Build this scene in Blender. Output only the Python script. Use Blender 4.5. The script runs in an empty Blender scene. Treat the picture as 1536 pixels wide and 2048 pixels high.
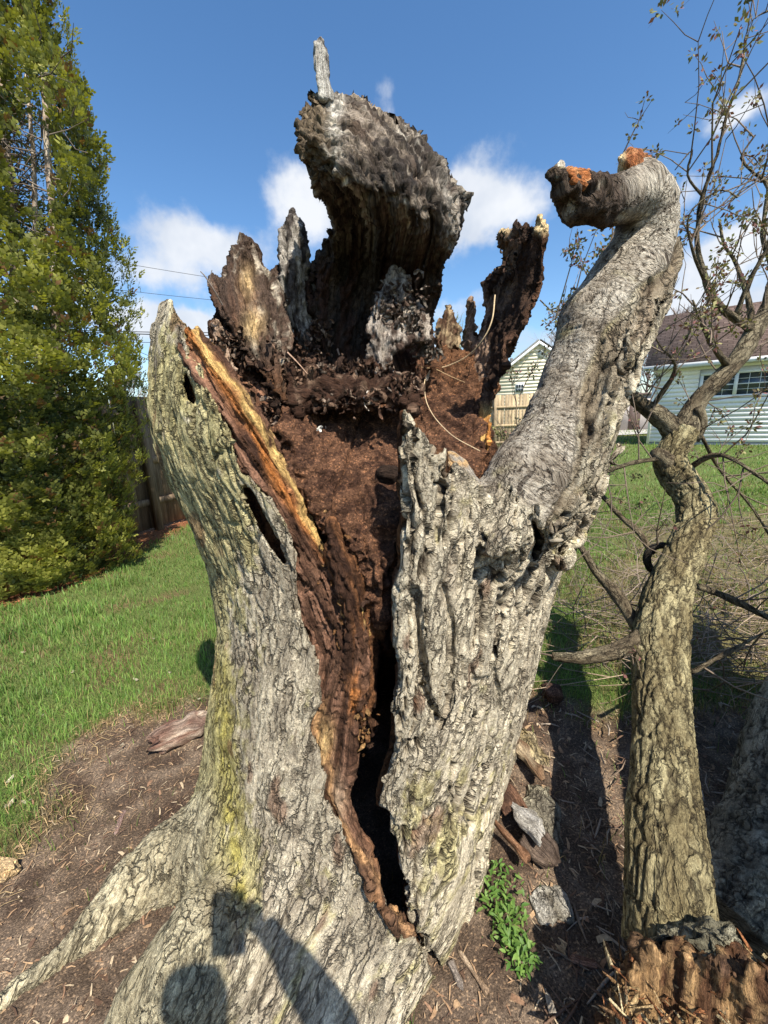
import bpy, math, random, os, time
import numpy as np
from mathutils import Vector, Matrix
import threading
MAIN = threading.main_thread()
random.seed(7)
RNG = np.random.default_rng(11)
C = bpy.context.scene.collection
SC = bpy.context.scene

# ------------------------------------------------------------------ camera
W0, H0, F = 1536.0, 2048.0, 790.0
CAMZ = 1.45
PITCH, ROLL = math.radians(13.0), math.radians(2.1)
fw = np.array([0, math.cos(PITCH), -math.sin(PITCH)])
U0 = np.array([0, math.sin(PITCH), math.cos(PITCH)])
X0 = np.array([1.0, 0, 0])
rt = math.cos(ROLL)*X0 - math.sin(ROLL)*U0
up = math.sin(ROLL)*X0 + math.cos(ROLL)*U0
cam_d = bpy.data.cameras.new('camera')
cam = bpy.data.objects.new('camera', cam_d); C.objects.link(cam)
cam_d.sensor_fit = 'VERTICAL'; cam_d.sensor_height = 36.0
cam_d.lens = F/H0*36.0
cam_d.clip_start = 0.02; cam_d.clip_end = 2000
M = Matrix(((rt[0], up[0], -fw[0], 0), (rt[1], up[1], -fw[1], 0), (rt[2], up[2], -fw[2], CAMZ), (0, 0, 0, 1)))
cam.matrix_world = M
SC.camera = cam
CAM = np.array([0, 0, CAMZ])

def ray(px, py):
    d = fw + ((px-W0/2)/F)*rt - ((py-H0/2)/F)*up
    return d
def at(px, py, Y):
    d = ray(px, py); return CAM + d*(Y/d[1])
def atz(px, py, z=0.0):
    d = ray(px, py); return CAM + d*((z-CAMZ)/d[2])
def proj(P):
    q = P - CAM
    f = np.maximum(q@fw, 0.05)
    return W0/2 + F*(q@rt)/f, H0/2 - F*(q@up)/f

# ------------------------------------------------------------------ light
anti = ray(484, 1782); anti = anti/np.linalg.norm(anti)
sun_el = math.asin(-anti[2]); sun_vec = -anti
sun_az = math.atan2(sun_vec[0], sun_vec[1])
sd = bpy.data.lights.new('sun', 'SUN'); sd.energy = 5.0; sd.angle = math.radians(0.53); sd.color = (1.0, 0.925, 0.80)
sun = bpy.data.objects.new('sun', sd); C.objects.link(sun)
sun.rotation_euler = Vector(sun_vec).to_track_quat('Z', 'Y').to_euler()
sun.location = (3, -5, 8)
SC.view_settings.view_transform = 'Standard'; SC.view_settings.look = 'None'
SC.view_settings.exposure = 0.78; SC.view_settings.gamma = 1.0
SC.view_settings.use_curve_mapping = False
SC.cycles.max_bounces = 6

def NT(mat):
    nt = mat.node_tree; nt.nodes.clear(); return nt
class G:
    """tiny node graph helper"""
    def __init__(s, nt): s.nt = nt
    def n(s, typ, ins=None, **kw):
        nd = s.nt.nodes.new(typ)
        for k, v in kw.items(): setattr(nd, k, v)
        for k, v in (ins or {}).items():
            sk = nd.inputs[k]
            if hasattr(v, 'is_output') or isinstance(v, bpy.types.NodeSocket): s.nt.links.new(v, sk)
            else: sk.default_value = v
        return nd
    def math(s, op, a, b=0.0, clamp=False):
        return s.n('ShaderNodeMath', {0: a, 1: b}, operation=op, use_clamp=clamp).outputs[0]
    def noise(s, vec, scale, detail=4, rough=0.6, dist=0.0):
        return s.n('ShaderNodeTexNoise', {'Vector': vec, 'Scale': scale, 'Detail': detail, 'Roughness': rough, 'Distortion': dist}).outputs['Fac']
    def ramp(s, fac, pts):
        r = s.n('ShaderNodeValToRGB', {'Fac': fac}); cr = r.color_ramp
        while len(cr.elements) < len(pts): cr.elements.new(0.5)
        for e, (p, c) in zip(cr.elements, pts):
            e.position = p; e.color = (c if len(c) == 4 else (*c, 1))
        return r.outputs['Color']
    def mix(s, fac, a, b, typ='MIX'):
        m = s.n('ShaderNodeMix', data_type='RGBA', blend_type=typ)
        for k, v in ((0, fac), (6, a), (7, b)):
            if isinstance(v, bpy.types.NodeSocket): s.nt.links.new(v, m.inputs[k])
            else: m.inputs[k].default_value = v if k == 0 else (v if len(v) == 4 else (*v, 1))
        return m.outputs[2]

world = bpy.data.worlds.new('World'); SC.world = world; world.use_nodes = True
g = G(world.node_tree); world.node_tree.nodes.clear()
sky = g.n('ShaderNodeTexSky', sky_type='NISHITA', sun_disc=False)
sky.sun_elevation = sun_el; sky.sun_rotation = sun_az
sky.air_density = 1.0; sky.dust_density = 0.6; sky.ozone_density = 1.6
tc = g.n('ShaderNodeTexCoord').outputs['Generated']
# clouds: soft masses at given directions, broken up with noise
def cloud_blobs():
    spec = [(345, 500, 95, 45), (440, 500, 90, 40), (300, 560, 80, 22), (580, 380, 52, 45), (640, 430, 70, 50), (960, 400, 62, 60), (1010, 430, 70, 45),
            (920, 460, 60, 40), (260, 640, 120, 26), (380, 650, 80, 22), (1380, 355, 38, 30), (1440, 235, 34, 24), (1510, 220, 40, 26), (1430, 520, 90, 42), (1530, 470, 90, 36),
            (1400, 600, 120, 40), (780, 180, 26, 34, .85), (900, 620, 80, 18), (-150, 520, 200, 60), (1750, 350, 160, 70), (2000, 500, 200, 60),
            (700, 700, 400, 30), (1350, 650, 160, 26)]
    tot = None
    wn = g.n('ShaderNodeTexNoise', {'Vector': tc, 'Scale': 5.0, 'Detail': 5, 'Roughness': 0.6})
    off = g.n('ShaderNodeVectorMath', {0: wn.outputs['Color'], 1: (0.5, 0.5, 0.5)}, operation='SUBTRACT').outputs[0]
    off = g.n('ShaderNodeVectorMath', {0: off, 3: 0.13}, operation='SCALE'); off = off.outputs[0]
    v = g.n('ShaderNodeVectorMath', {0: tc, 1: off}, operation='ADD').outputs[0]
    for (px, py, rx, ry, *wt) in spec:
        d = ray(px, py); L = np.linalg.norm(d); d = d/L
        a = np.cross(d, [0, 0, 1]); a /= np.linalg.norm(a); b = np.cross(a, d)
        sx = rx/F/L; sy = ry/F/L
        df = g.n('ShaderNodeVectorMath', {0: v, 1: tuple(d)}, operation='SUBTRACT').outputs[0]
        da = g.n('ShaderNodeVectorMath', {0: df, 1: tuple(a/sx)}, operation='DOT_PRODUCT').outputs['Value']
        db = g.n('ShaderNodeVectorMath', {0: df, 1: tuple(b/sy)}, operation='DOT_PRODUCT').outputs['Value']
        r2 = g.math('ADD', g.math('MULTIPLY', da, da), g.math('MULTIPLY', db, db))
        e = g.math('POWER', 2.718, g.math('MULTIPLY', r2, -0.6))
        if wt: e = g.math('MULTIPLY', e, wt[0])
        tot = e if tot is None else g.math('ADD', tot, e)
    return tot
cl = cloud_blobs()
n1 = g.noise(tc, 9.0, 7, 0.62)
cm = g.math('ADD', g.math('MULTIPLY', cl, 1.0), g.math('MULTIPLY', g.math('SUBTRACT', n1, 0.5), 1.9))
cm = g.n('ShaderNodeMapRange', {'Value': cm, 'From Min': 0.42, 'From Max': 1.45}, interpolation_type='SMOOTHSTEP').outputs[0]
shade = g.ramp(g.noise(tc, 6.0, 4), [(0.35, (3.5, 3.8, 4.3)), (0.62, (4.9, 5.0, 5.15))])
hs = g.n('ShaderNodeHueSaturation', {'Saturation': 1.22, 'Value': 1.0, 'Color': sky.outputs[0]}).outputs[0]
skyc = g.mix(g.math('MULTIPLY', cm, 0.92), hs, shade)
bg = g.n('ShaderNodeBackground', {'Color': skyc, 'Strength': 0.118})
out = g.n('ShaderNodeOutputWorld'); g.nt.links.new(bg.outputs[0], out.inputs[0])

# ------------------------------------------------------------------ scene helpers
def tag(o, label=None, cat=None, group=None, kind=None):
    if label: o['label'] = label
    if cat: o['category'] = cat
    if group: o['group'] = group
    if kind: o['kind'] = kind
    return o
def empty(name, loc=(0, 0, 0), rz=0):
    o = bpy.data.objects.new(name, None); C.objects.link(o); o.location = loc; o.rotation_euler[2] = rz
    o.empty_display_size = 0.1
    return o
def mesh_obj(name, V, Fc, mat, parent=None, smooth=True, attrs=None):
    """V (n,3) world coords, Fc list or (m,k) array; parent empties sit unrotated"""
    me = bpy.data.meshes.new(name)
    V = np.asarray(V, dtype=np.float64)
    if parent is not None and not isinstance(Fc, tuple):
        off = np.array(parent.matrix_basis.translation if parent.parent is None else (parent.matrix_basis.translation + parent.parent.matrix_basis.translation))
        V = V - off
    if isinstance(Fc, np.ndarray):
        m, k = Fc.shape
        me.vertices.add(len(V)); me.vertices.foreach_set('co', V.astype(np.float32).ravel())
        me.loops.add(m*k); me.loops.foreach_set('vertex_index', Fc.astype(np.int32).ravel())
        me.polygons.add(m); me.polygons.foreach_set('loop_start', np.arange(0, m*k, k, dtype=np.int32))
        me.update(calc_edges=True)
    else:
        me.from_pydata([tuple(v) for v in V], [], [tuple(f) for f in Fc]); me.update()
    if smooth: me.polygons.foreach_set('use_smooth', np.ones(len(me.polygons), dtype=bool))
    for k, a in (attrs or {}).items():
        a = np.asarray(a, dtype=np.float32)
        if a.ndim == 1:
            t = me.attributes.new(k, 'FLOAT', 'POINT'); t.data.foreach_set('value', a)
        elif k == 'col':
            t = me.attributes.new(k, 'FLOAT_COLOR', 'POINT')
            t.data.foreach_set('color', np.concatenate([a, np.ones((len(a), 1), np.float32)], 1).ravel())
        else:
            t = me.attributes.new(k, 'FLOAT_VECTOR', 'POINT'); t.data.foreach_set('vector', a.ravel())
    ob = bpy.data.objects.new(name, me); C.objects.link(ob)
    if mat: me.materials.append(mat)
    if parent is not None: ob.parent = parent
    return ob

# ------------------------------------------------------------------ numpy noise
def _hash(ix, iy, iz, s):
    h = (ix.astype(np.uint32)*np.uint32(374761393) + iy.astype(np.uint32)*np.uint32(668265263) + iz.astype(np.uint32)*np.uint32(2147483647) + np.uint32(s)*np.uint32(974634777))
    h = (h ^ (h >> np.uint32(13)))*np.uint32(1274126177)
    h = (h ^ (h >> np.uint32(16)))*np.uint32(2246822519)
    return ((h ^ (h >> np.uint32(13))) & np.uint32(0xFFFFFF)).astype(np.float32)/np.float32(0xFFFFFF)
def vnoise1(P, seed=0):
    P = P.astype(np.float32); i = np.floor(P).astype(np.int32); f = P - i
    u = f*f*f*(f*(f*6-15)+10)
    r = 0
    for dx in (0, 1):
        wx = u[:, 0] if dx else 1-u[:, 0]
        for dy in (0, 1):
            wy = u[:, 1] if dy else 1-u[:, 1]
            for dz in (0, 1):
                wz = u[:, 2] if dz else 1-u[:, 2]
                r = r + wx*wy*wz*_hash(i[:, 0]+dx, i[:, 1]+dy, i[:, 2]+dz, seed)
    return r*2-1
def vnoise(P, seed=0):
    return vnoise1(P, seed) if threading.current_thread() is not MAIN else par(lambda q: vnoise1(q, seed), P)
def voro(P, seed=0):
    return voro1(P, seed) if threading.current_thread() is not MAIN else par(lambda q: voro1(q, seed), P)
_RM = np.array(Matrix.Rotation(.7, 3, Vector((1, .6, .3)))@Matrix.Rotation(.5, 3, 'Z')).astype(np.float32)
def fbm(P, oct=3, seed=0, gain=0.5):
    a, t, r = 1.0, 0.0, 0; P = P.astype(np.float32)@_RM
    for o in range(oct):
        r = r + a*vnoise(P*(2.03**o) + 17.3*o, seed+o); t += a; a *= gain; P = P@_RM
    return r/t
def voro1(P, seed=0, jit=0.9):
    """F1, F2-F1, cell random"""
    P = P.astype(np.float32); i = np.floor(P).astype(np.int32); f = P - i
    F1 = np.full(len(P), 9.0, np.float32); F2 = F1.copy(); cid = F1*0
    for dx in (-1, 0, 1):
        for dy in (-1, 0, 1):
            for dz in (-1, 0, 1):
                cx, cy, cz = i[:, 0]+dx, i[:, 1]+dy, i[:, 2]+dz
                d = (dx+0.5+jit*(_hash(cx, cy, cz, seed+1)-0.5)-f[:, 0])**2 + (dy+0.5+jit*(_hash(cx, cy, cz, seed+2)-0.5)-f[:, 1])**2 + (dz+0.5+jit*(_hash(cx, cy, cz, seed+3)-0.5)-f[:, 2])**2
                m = d < F1
                F2 = np.where(m, F1, np.minimum(F2, d)); cid = np.where(m, _hash(cx, cy, cz, seed+4), cid); F1 = np.where(m, d, F1)
    return np.sqrt(F1), np.sqrt(F2)-np.sqrt(F1), cid
def smin(a, b, k):
    h = np.clip(0.5+0.5*(b-a)/k, 0, 1); return b*(1-h)+a*h-k*h*(1-h)
def smax(a, b, k): return -smin(-a, -b, k)
def sstep(a, b, x):
    t = np.clip((x-a)/(b-a), 0, 1); return t*t*(3-2*t)

# ------------------------------------------------------------------ implicit surfaces
class Poly:
    """signed distance (px) to a closed polygon, sampled from a raster"""
    def __init__(s, pts, step=3, pad=160):
        p = np.array(pts, float); s.lo = p.min(0)-pad; hi = p.max(0)+pad; s.st = step
        nx, ny = (((hi-s.lo)/step).astype(int)+2)
        gx, gy = np.meshgrid(s.lo[0]+np.arange(nx)*step, s.lo[1]+np.arange(ny)*step)
        d2 = np.full(gx.shape, 1e12); ins = np.zeros(gx.shape, bool)
        for k in range(len(p)):
            a, b = p[k], p[(k+1) % len(p)]; e = b-a
            t = np.clip(((gx-a[0])*e[0]+(gy-a[1])*e[1])/(e@e+1e-9), 0, 1)
            d2 = np.minimum(d2, (gx-a[0]-t*e[0])**2+(gy-a[1]-t*e[1])**2)
            c = (a[1] > gy) != (b[1] > gy)
            with np.errstate(divide='ignore', invalid='ignore'):
                xi = e[0]*(gy-a[1])/(e[1] if e[1] else 1e-9)+a[0]
            ins ^= c & (gx < xi)
        s.D = np.where(ins, -1, 1)*np.sqrt(d2)
    def __call__(s, px, py):
        x = np.clip((px-s.lo[0])/s.st, 0, s.D.shape[1]-1.001); y = np.clip((py-s.lo[1])/s.st, 0, s.D.shape[0]-1.001)
        i, j = x.astype(int), y.astype(int); fx, fy = x-i, y-j
        return (s.D[j, i]*(1-fx)+s.D[j, i+1]*fx)*(1-fy)+(s.D[j+1, i]*(1-fx)+s.D[j+1, i+1]*fx)*fy
class Depth:
    """smooth depth surface through control points (px, py, Y)"""
    def __init__(s, ctrl, pw=90.0):
        c = np.array(ctrl, float); s.c = c; n = len(c)
        K = s.k(c[:, :2], pw); s.pw = pw
        A = np.zeros((n+3, n+3)); A[:n, :n] = K-np.eye(n)*0.02*pw; A[:n, n] = 1; A[:n, n+1:] = c[:, :2]/1000
        A[n:, :n] = A[:n, n:].T
        s.w = np.linalg.lstsq(A, np.concatenate([c[:, 2], [0, 0, 0]]), rcond=1e-6)[0]
    def k(s, q, pw):
        return np.sqrt(((q[:, None, 0]-s.c[None, :, 0])**2+(q[:, None, 1]-s.c[None, :, 1])**2)+pw*pw)
    def __call__(s, px, py):
        n = len(s.c); r = s.w[n]+s.w[n+1]*px/1000+s.w[n+2]*py/1000
        for k in range(n): r = r+s.w[k]*np.sqrt((px-s.c[k, 0])**2+(py-s.c[k, 1])**2+s.pw**2)
        return r
class Curve:
    """px-space curve -> (across, along) coordinates"""
    def __init__(s, pts):
        s.p = np.array(pts, float); s.L = np.concatenate([[0], np.cumsum(np.linalg.norm(np.diff(s.p, axis=0), axis=1))])
    def __call__(s, px, py):
        best = np.full(px.shape, 1e12); o = px*0; a = px*0; n = len(s.p)-1
        for k in range(n):
            A, B = s.p[k], s.p[k+1]; e = B-A; L = np.linalg.norm(e); e = e/L
            t = (px-A[0])*e[0]+(py-A[1])*e[1]
            tc = np.clip(t, -1e9 if k == 0 else 0, 1e9 if k == n-1 else L)
            d = (px-A[0]-tc*e[0])**2+(py-A[1]-tc*e[1])**2
            m = d < best; best = np.where(m, d, best)
            o = np.where(m, (px-A[0])*e[1]-(py-A[1])*e[0], o); a = np.where(m, s.L[k]+tc, a)
        return np.sign(o)*np.sqrt(best), a

def surface_nets(D, org, tlo, thi):
    """vertices (grid units), cell keys, quads of the zero set of tile D"""
    S = D < 0
    if not S.any() or S.all(): return None
    def cor(A):
        return [A[i:A.shape[0]-1+i, j:A.shape[1]-1+j, k:A.shape[2]-1+k] for i in (0, 1) for j in (0, 1) for k in (0, 1)]
    cnt = sum(c.astype(np.uint8) for c in cor(S)); act = (cnt > 0) & (cnt < 8)
    ii = np.argwhere(act)
    if not len(ii): return None
    idx = np.full(act.shape, -1, np.int32); idx[act] = np.arange(len(ii))
    off = np.array([(i, j, k) for i in (0, 1) for j in (0, 1) for k in (0, 1)])
    val = np.stack([D[ii[:, 0]+o[0], ii[:, 1]+o[1], ii[:, 2]+o[2]] for o in off], 1)
    acc = np.zeros((len(ii), 3)); n = np.zeros(len(ii))
    for a in range(8):
        for b in range(a+1, 8):
            if np.abs(off[a]-off[b]).sum() != 1: continue
            va, vb = val[:, a], val[:, b]; m = (va < 0) != (vb < 0)
            t = np.where(m, va/np.where(m, va-vb, 1), 0)[:, None]
            acc += np.where(m[:, None], off[a]+(off[b]-off[a])*t, 0); n += m
    V = ii+org+acc/n[:, None]; gi = (ii+org).astype(np.int64); key = (gi[:, 0]*4096+gi[:, 1])*4096+gi[:, 2]
    Q = []
    for ax in range(3):
        b, c = [(1, 2), (2, 0), (0, 1)][ax]
        sl0 = [slice(None)]*3; sl1 = [slice(None)]*3; sl0[ax] = slice(0, -1); sl1[ax] = slice(1, None)
        A, B = S[tuple(sl0)], S[tuple(sl1)]
        e = np.argwhere(A != B); eg = e+org
        ok = (e[:, b] > 0) & (e[:, c] > 0) & (e[:, b] < S.shape[b]-1) & (e[:, c] < S.shape[c]-1)
        ok &= ((eg >= tlo) & (eg < thi)).all(1); e = e[ok]
        db = np.zeros(3, int); db[b] = 1; dc = np.zeros(3, int); dc[c] = 1
        q = np.stack([idx[tuple((e-db-dc).T)], idx[tuple((e-dc).T)], idx[tuple(e.T)], idx[tuple((e-db).T)]], 1)
        fl = ~A[tuple(e.T)]
        q[fl] = q[fl][:, ::-1]
        Q.append(q)
    return V, key, np.concatenate(Q)
from concurrent.futures import ThreadPoolExecutor
POOL = ThreadPoolExecutor(max(1, os.cpu_count() or 1))
def par(fn, P, ch=40000):
    """evaluate fn on slices of P in threads; fn may return an array or a tuple of arrays"""
    if len(P) <= ch: return fn(P)
    rs = list(POOL.map(lambda i: fn(P[i:i+ch]), range(0, len(P), ch)))
    if isinstance(rs[0], tuple): return tuple(np.concatenate([r[k] for r in rs]) for k in range(len(rs[0])))
    return np.concatenate(rs)
def extract(sdf, lo, hi, v, cf=3, band=1.25, tile=96):
    lo = np.array(lo, np.float32); hi = np.array(hi, np.float32)
    nc = (np.ceil((hi-lo)/(v*cf))+1).astype(int)
    gi = np.stack(np.meshgrid(*[np.arange(n, dtype=np.float32) for n in nc], indexing='ij'), -1).reshape(-1, 3)
    dc = par(sdf, (lo+(gi*cf+(cf-1)/2)*v).astype(np.float32)).reshape(nc).astype(np.float32)
    near = np.abs(dc) < band*cf*v
    # also every cell next to a change of sign
    sg = dc < 0
    for ax in range(3):
        a0 = [slice(None)]*3; a1 = [slice(None)]*3; a0[ax] = slice(0, -1); a1[ax] = slice(1, None)
        x = sg[tuple(a0)] != sg[tuple(a1)]; near[tuple(a0)] |= x; near[tuple(a1)] |= x
    o = np.stack(np.meshgrid(*[np.arange(cf)]*3, indexing='ij'), -1).reshape(-1, 3)
    tc = tile//cf; Vs = []; Qs = []; Ks = []; n0 = 0
    for i in range(0, nc[0], tc):
        for j in range(0, nc[1], tc):
            for k in range(0, nc[2], tc):
                s0 = np.maximum(np.array([i, j, k])-1, 0); s1 = np.minimum(np.array([i, j, k])+tc+1, nc)
                sl = tuple(slice(a, b) for a, b in zip(s0, s1))
                nr = near[sl]
                if not nr.any(): continue
                D = dc[sl].repeat(cf, 0).repeat(cf, 1).repeat(cf, 2)
                ci = np.argwhere(nr); fi = (ci[:, None, :]*cf+o[None]).reshape(-1, 3)
                D[tuple(fi.T)] = par(sdf, (lo+(fi+s0*cf)*v).astype(np.float32))
                tlo = (np.array([i, j, k])*cf); thi = tlo+tile
                for ax in range(3):
                    for e, g_ in ((0, 0), (-1, int(nc[ax]*cf-1))):
                        if (s0[ax] == 0 and e == 0) or (s1[ax] == nc[ax] and e == -1):
                            ix = [slice(None)]*3; ix[ax] = e; D[tuple(ix)] = 1.0
                r = surface_nets(D, s0*cf, tlo, thi)
                if r is None: continue
                V, key, Q = r
                Vs.append(V); Ks.append(key); Qs.append(Q+n0); n0 += len(V)
    V = np.concatenate(Vs); K = np.concatenate(Ks); Q = np.concatenate(Qs)
    _, first, inv = np.unique(K, return_index=True, return_inverse=True)
    Q = inv[Q]; V = V[first]
    used = np.zeros(len(V), bool); used[Q] = True; new = np.cumsum(used)-1
    return (lo+V[used]*v), new[Q]
def vnormals(V, Q):
    a = V[Q[:, 2]]-V[Q[:, 0]]; b = V[Q[:, 3]]-V[Q[:, 1]]; n = np.cross(a, b); N = np.zeros_like(V)
    for k in range(4): 
        for c in range(3): N[:, c] += np.bincount(Q[:, k], n[:, c], len(V))
    return N/np.maximum(np.linalg.norm(N, axis=1), 1e-12)[:, None]
def drop_islands(V, Q, keep=400):
    p = np.arange(len(V))
    while True:
        m = p[Q].min(1); q = p.copy()
        for k in range(4): np.minimum.at(q, Q[:, k], m)
        q = q[q]; q = q[q]
        if (q == p).all(): break
        p = q
    cnt = np.bincount(p, minlength=len(V)); good = cnt[p] >= keep
    Q = Q[good[Q[:, 0]]]; new = np.cumsum(good)-1
    return V[good], new[Q]
def split(V, Q, lab):
    """mesh pieces by per-vertex label of first corner"""
    fl = lab[Q[:, 0]]; res = {}
    for l in np.unique(fl):
        q = Q[fl == l]; u, inv = np.unique(q, return_inverse=True)
        res[int(l)] = (u, inv.reshape(q.shape))
    return res

# ------------------------------------------------------------------ materials
def principled(g, col, rough=0.9, bump=None, bstr=0.5, bdist=0.01, spec=0.25, **kw):
    ins = {'Base Color': col, 'Roughness': rough, 'Specular IOR Level': spec}; ins.update(kw)
    if bump is not None:
        ins['Normal'] = g.n('ShaderNodeBump', {'Height': bump, 'Strength': bstr, 'Distance': bdist}).outputs[0]
    p = g.n('ShaderNodeBsdfPrincipled', ins)
    o = g.n('ShaderNodeOutputMaterial'); g.nt.links.new(p.outputs[0], o.inputs[0]); return p
def newmat(name):
    m = bpy.data.materials.new(name); m.use_nodes = True; return m, G(NT(m))
def col4(c): return (*c, 1.0)

def vstretch(g, vec, sx, sy, sz):
    return g.n('ShaderNodeVectorMath', {0: vec, 1: (sx, sy, sz)}, operation='MULTIPLY').outputs[0]
# weathered bark with flakes and fine cracks; coordinates follow the grain (attribute gc, metres)
def make_bark(name, crack=1.0, fl=1.0, limb=False):
    m, g = newmat(name)
    gc = g.n('ShaderNodeAttribute', attribute_name='gc').outputs['Vector']
    col = g.n('ShaderNodeAttribute', attribute_name='col').outputs['Color']
    def warp(amt, sc, sx, sy, sz):
        w = g.n('ShaderNodeTexNoise', {'Vector': gc, 'Scale': sc, 'Detail': 4, 'Roughness': .6}).outputs['Color']
        w = g.n('ShaderNodeVectorMath', {0: g.n('ShaderNodeVectorMath', {0: w, 1: (.5, .5, .5)}, operation='SUBTRACT').outputs[0], 3: amt}, operation='SCALE').outputs[0]
        return vstretch(g, g.n('ShaderNodeVectorMath', {0: gc, 1: w}, operation='ADD').outputs[0], sx, sy, sz)
    def terr(v, th):   # flakes: cells at different heights, soft cracks between
        c = g.n('ShaderNodeSeparateColor', {0: g.n('ShaderNodeTexVoronoi', {'Vector': v, 'Scale': 1.0}, feature='F1').outputs['Color']}).outputs[0]
        e = g.n('ShaderNodeTexVoronoi', {'Vector': v, 'Scale': 1.0}, feature='DISTANCE_TO_EDGE').outputs['Distance']
        return c, g.n('ShaderNodeMapRange', {'Value': e, 'From Min': 0.0, 'From Max': th}).outputs[0]
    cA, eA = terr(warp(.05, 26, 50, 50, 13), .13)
    cB, eB = terr(warp(.03, 60, 120, 120, 62), .12)
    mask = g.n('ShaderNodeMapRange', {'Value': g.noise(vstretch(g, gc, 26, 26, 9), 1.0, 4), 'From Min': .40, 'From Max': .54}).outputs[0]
    mask2 = g.n('ShaderNodeMapRange', {'Value': g.noise(vstretch(g, gc, 17, 17, 12), 1.0, 3), 'From Min': .42, 'From Max': .58}).outputs[0]
    fine = g.noise(warp(.01, 90, 330, 330, 170), 1.0, 7, .72)
    mid = g.noise(warp(.02, 40, 95, 95, 34), 1.0, 6, .7)
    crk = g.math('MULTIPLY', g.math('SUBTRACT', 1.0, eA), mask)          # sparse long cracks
    flk = g.math('MULTIPLY', g.math('SUBTRACT', 1.0, eB), g.math('MULTIPLY', mask2, .7))
    h = g.math('MULTIPLY', cB, g.math('ADD', .15, g.math('MULTIPLY', mask2, .55*fl)))
    h = g.math('ADD', h, g.math('MULTIPLY', cA, .35)); h = g.math('SUBTRACT', h, g.math('MULTIPLY', crk, 1.7*crack)); h = g.math('SUBTRACT', h, g.math('MULTIPLY', flk, .6))
    h = g.math('ADD', h, g.math('MULTIPLY', fine, .8)); h = g.math('ADD', h, g.math('MULTIPLY', mid, 1.3))
    c = g.mix(1.0, col, g.ramp(mid, [(0.34, (.60, .57, .54)), (0.5, (1, 1, 1)), (0.66, (1.25, 1.24, 1.2))]), 'MULTIPLY')
    c = g.mix(1.0, c, g.ramp(fine, [(0.36, (.60, .57, .53)), (0.5, (1, 1, 1)), (0.64, (1.3, 1.29, 1.25))]), 'MULTIPLY')
    c = g.mix(1.0, c, g.ramp(cB, [(0.0, (.86, .85, .83)), (1.0, (1.12, 1.12, 1.1))]), 'MULTIPLY')
    c = g.mix(g.math('MULTIPLY', g.math('POWER', crk, .8), .74), c, (0.022, 0.016, 0.012))  # crack depth painted dark in the colour, on top of the bump
    c = g.mix(g.math('MULTIPLY', flk, .45), c, (0.05, 0.038, 0.028))
    if limb:
        lb = g.n('ShaderNodeAttribute', attribute_name='lb').outputs['Fac']
        gl = g.n('ShaderNodeAttribute', attribute_name='gl').outputs['Vector']
        w = g.n('ShaderNodeTexNoise', {'Vector': gl, 'Scale': 22, 'Detail': 5}).outputs['Color']
        w = g.n('ShaderNodeVectorMath', {0: g.n('ShaderNodeVectorMath', {0: w, 1: (.5, .5, .5)}, operation='SUBTRACT').outputs[0], 3: .03}, operation='SCALE').outputs[0]
        v = g.n('ShaderNodeVectorMath', {0: gl, 1: w}, operation='ADD').outputs[0]
        a = g.noise(vstretch(g, v, 60, 60, 210), 1.0, 6, .72)      # wrinkles across the limb
        bb = g.noise(vstretch(g, v, 120, 120, 120), 1.0, 6, .74)
        ll = g.noise(vstretch(g, v, 150, 150, 16), 1.0, 4, .6)     # long drying cracks
        k = g.n('ShaderNodeMapRange', {'Value': g.noise(vstretch(g, v, 75, 75, 160), 1.0, 3, .55), 'From Min': .56, 'From Max': .64}).outputs[0]
        k2 = g.n('ShaderNodeMapRange', {'Value': g.noise(vstretch(g, v, 90, 90, 7), 1.0, 3, .55), 'From Min': .60, 'From Max': .66}).outputs[0]
        e3 = g.n('ShaderNodeTexVoronoi', {'Vector': vstretch(g, v, 85, 85, 110), 'Scale': 1.0}, feature='DISTANCE_TO_EDGE').outputs['Distance']
        e3 = g.math('MULTIPLY', g.math('SUBTRACT', 1.0, g.n('ShaderNodeMapRange', {'Value': e3, 'From Min': 0.0, 'From Max': .12}).outputs[0]), mask2)
        h2 = g.math('ADD', g.math('MULTIPLY', a, .9), g.math('MULTIPLY', bb, 1.4)); h2 = g.math('ADD', h2, g.math('MULTIPLY', ll, .8)); h2 = g.math('SUBTRACT', h2, g.math('MULTIPLY', k, .7)); h2 = g.math('SUBTRACT', h2, g.math('MULTIPLY', k2, 1.2)); h2 = g.math('SUBTRACT', h2, g.math('MULTIPLY', e3, .5))
        c2 = g.mix(1.0, col, g.ramp(bb, [(.36, (.40, .36, .32)), (.5, (1, 1, 1)), (.64, (1.35, 1.33, 1.28))]), 'MULTIPLY')
        c2 = g.mix(1.0, c2, g.ramp(a, [(.36, (.58, .54, .5)), (.5, (1.03, 1.03, 1.02))]), 'MULTIPLY')
        dk = g.math('ADD', g.math('ADD', g.math('MULTIPLY', k, .55), g.math('MULTIPLY', k2, .75)), g.math('MULTIPLY', e3, .5), clamp=True)
        c2 = g.mix(dk, c2, (.05, .037, .028))
        c = g.mix(lb, c, c2)
        h = g.math('ADD', g.math('MULTIPLY', h, g.math('SUBTRACT', 1.0, lb)), g.math('MULTIPLY', h2, lb))
    principled(g, c, 0.92, h, 1.0, 0.0085, 0.12)
    return m
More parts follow.
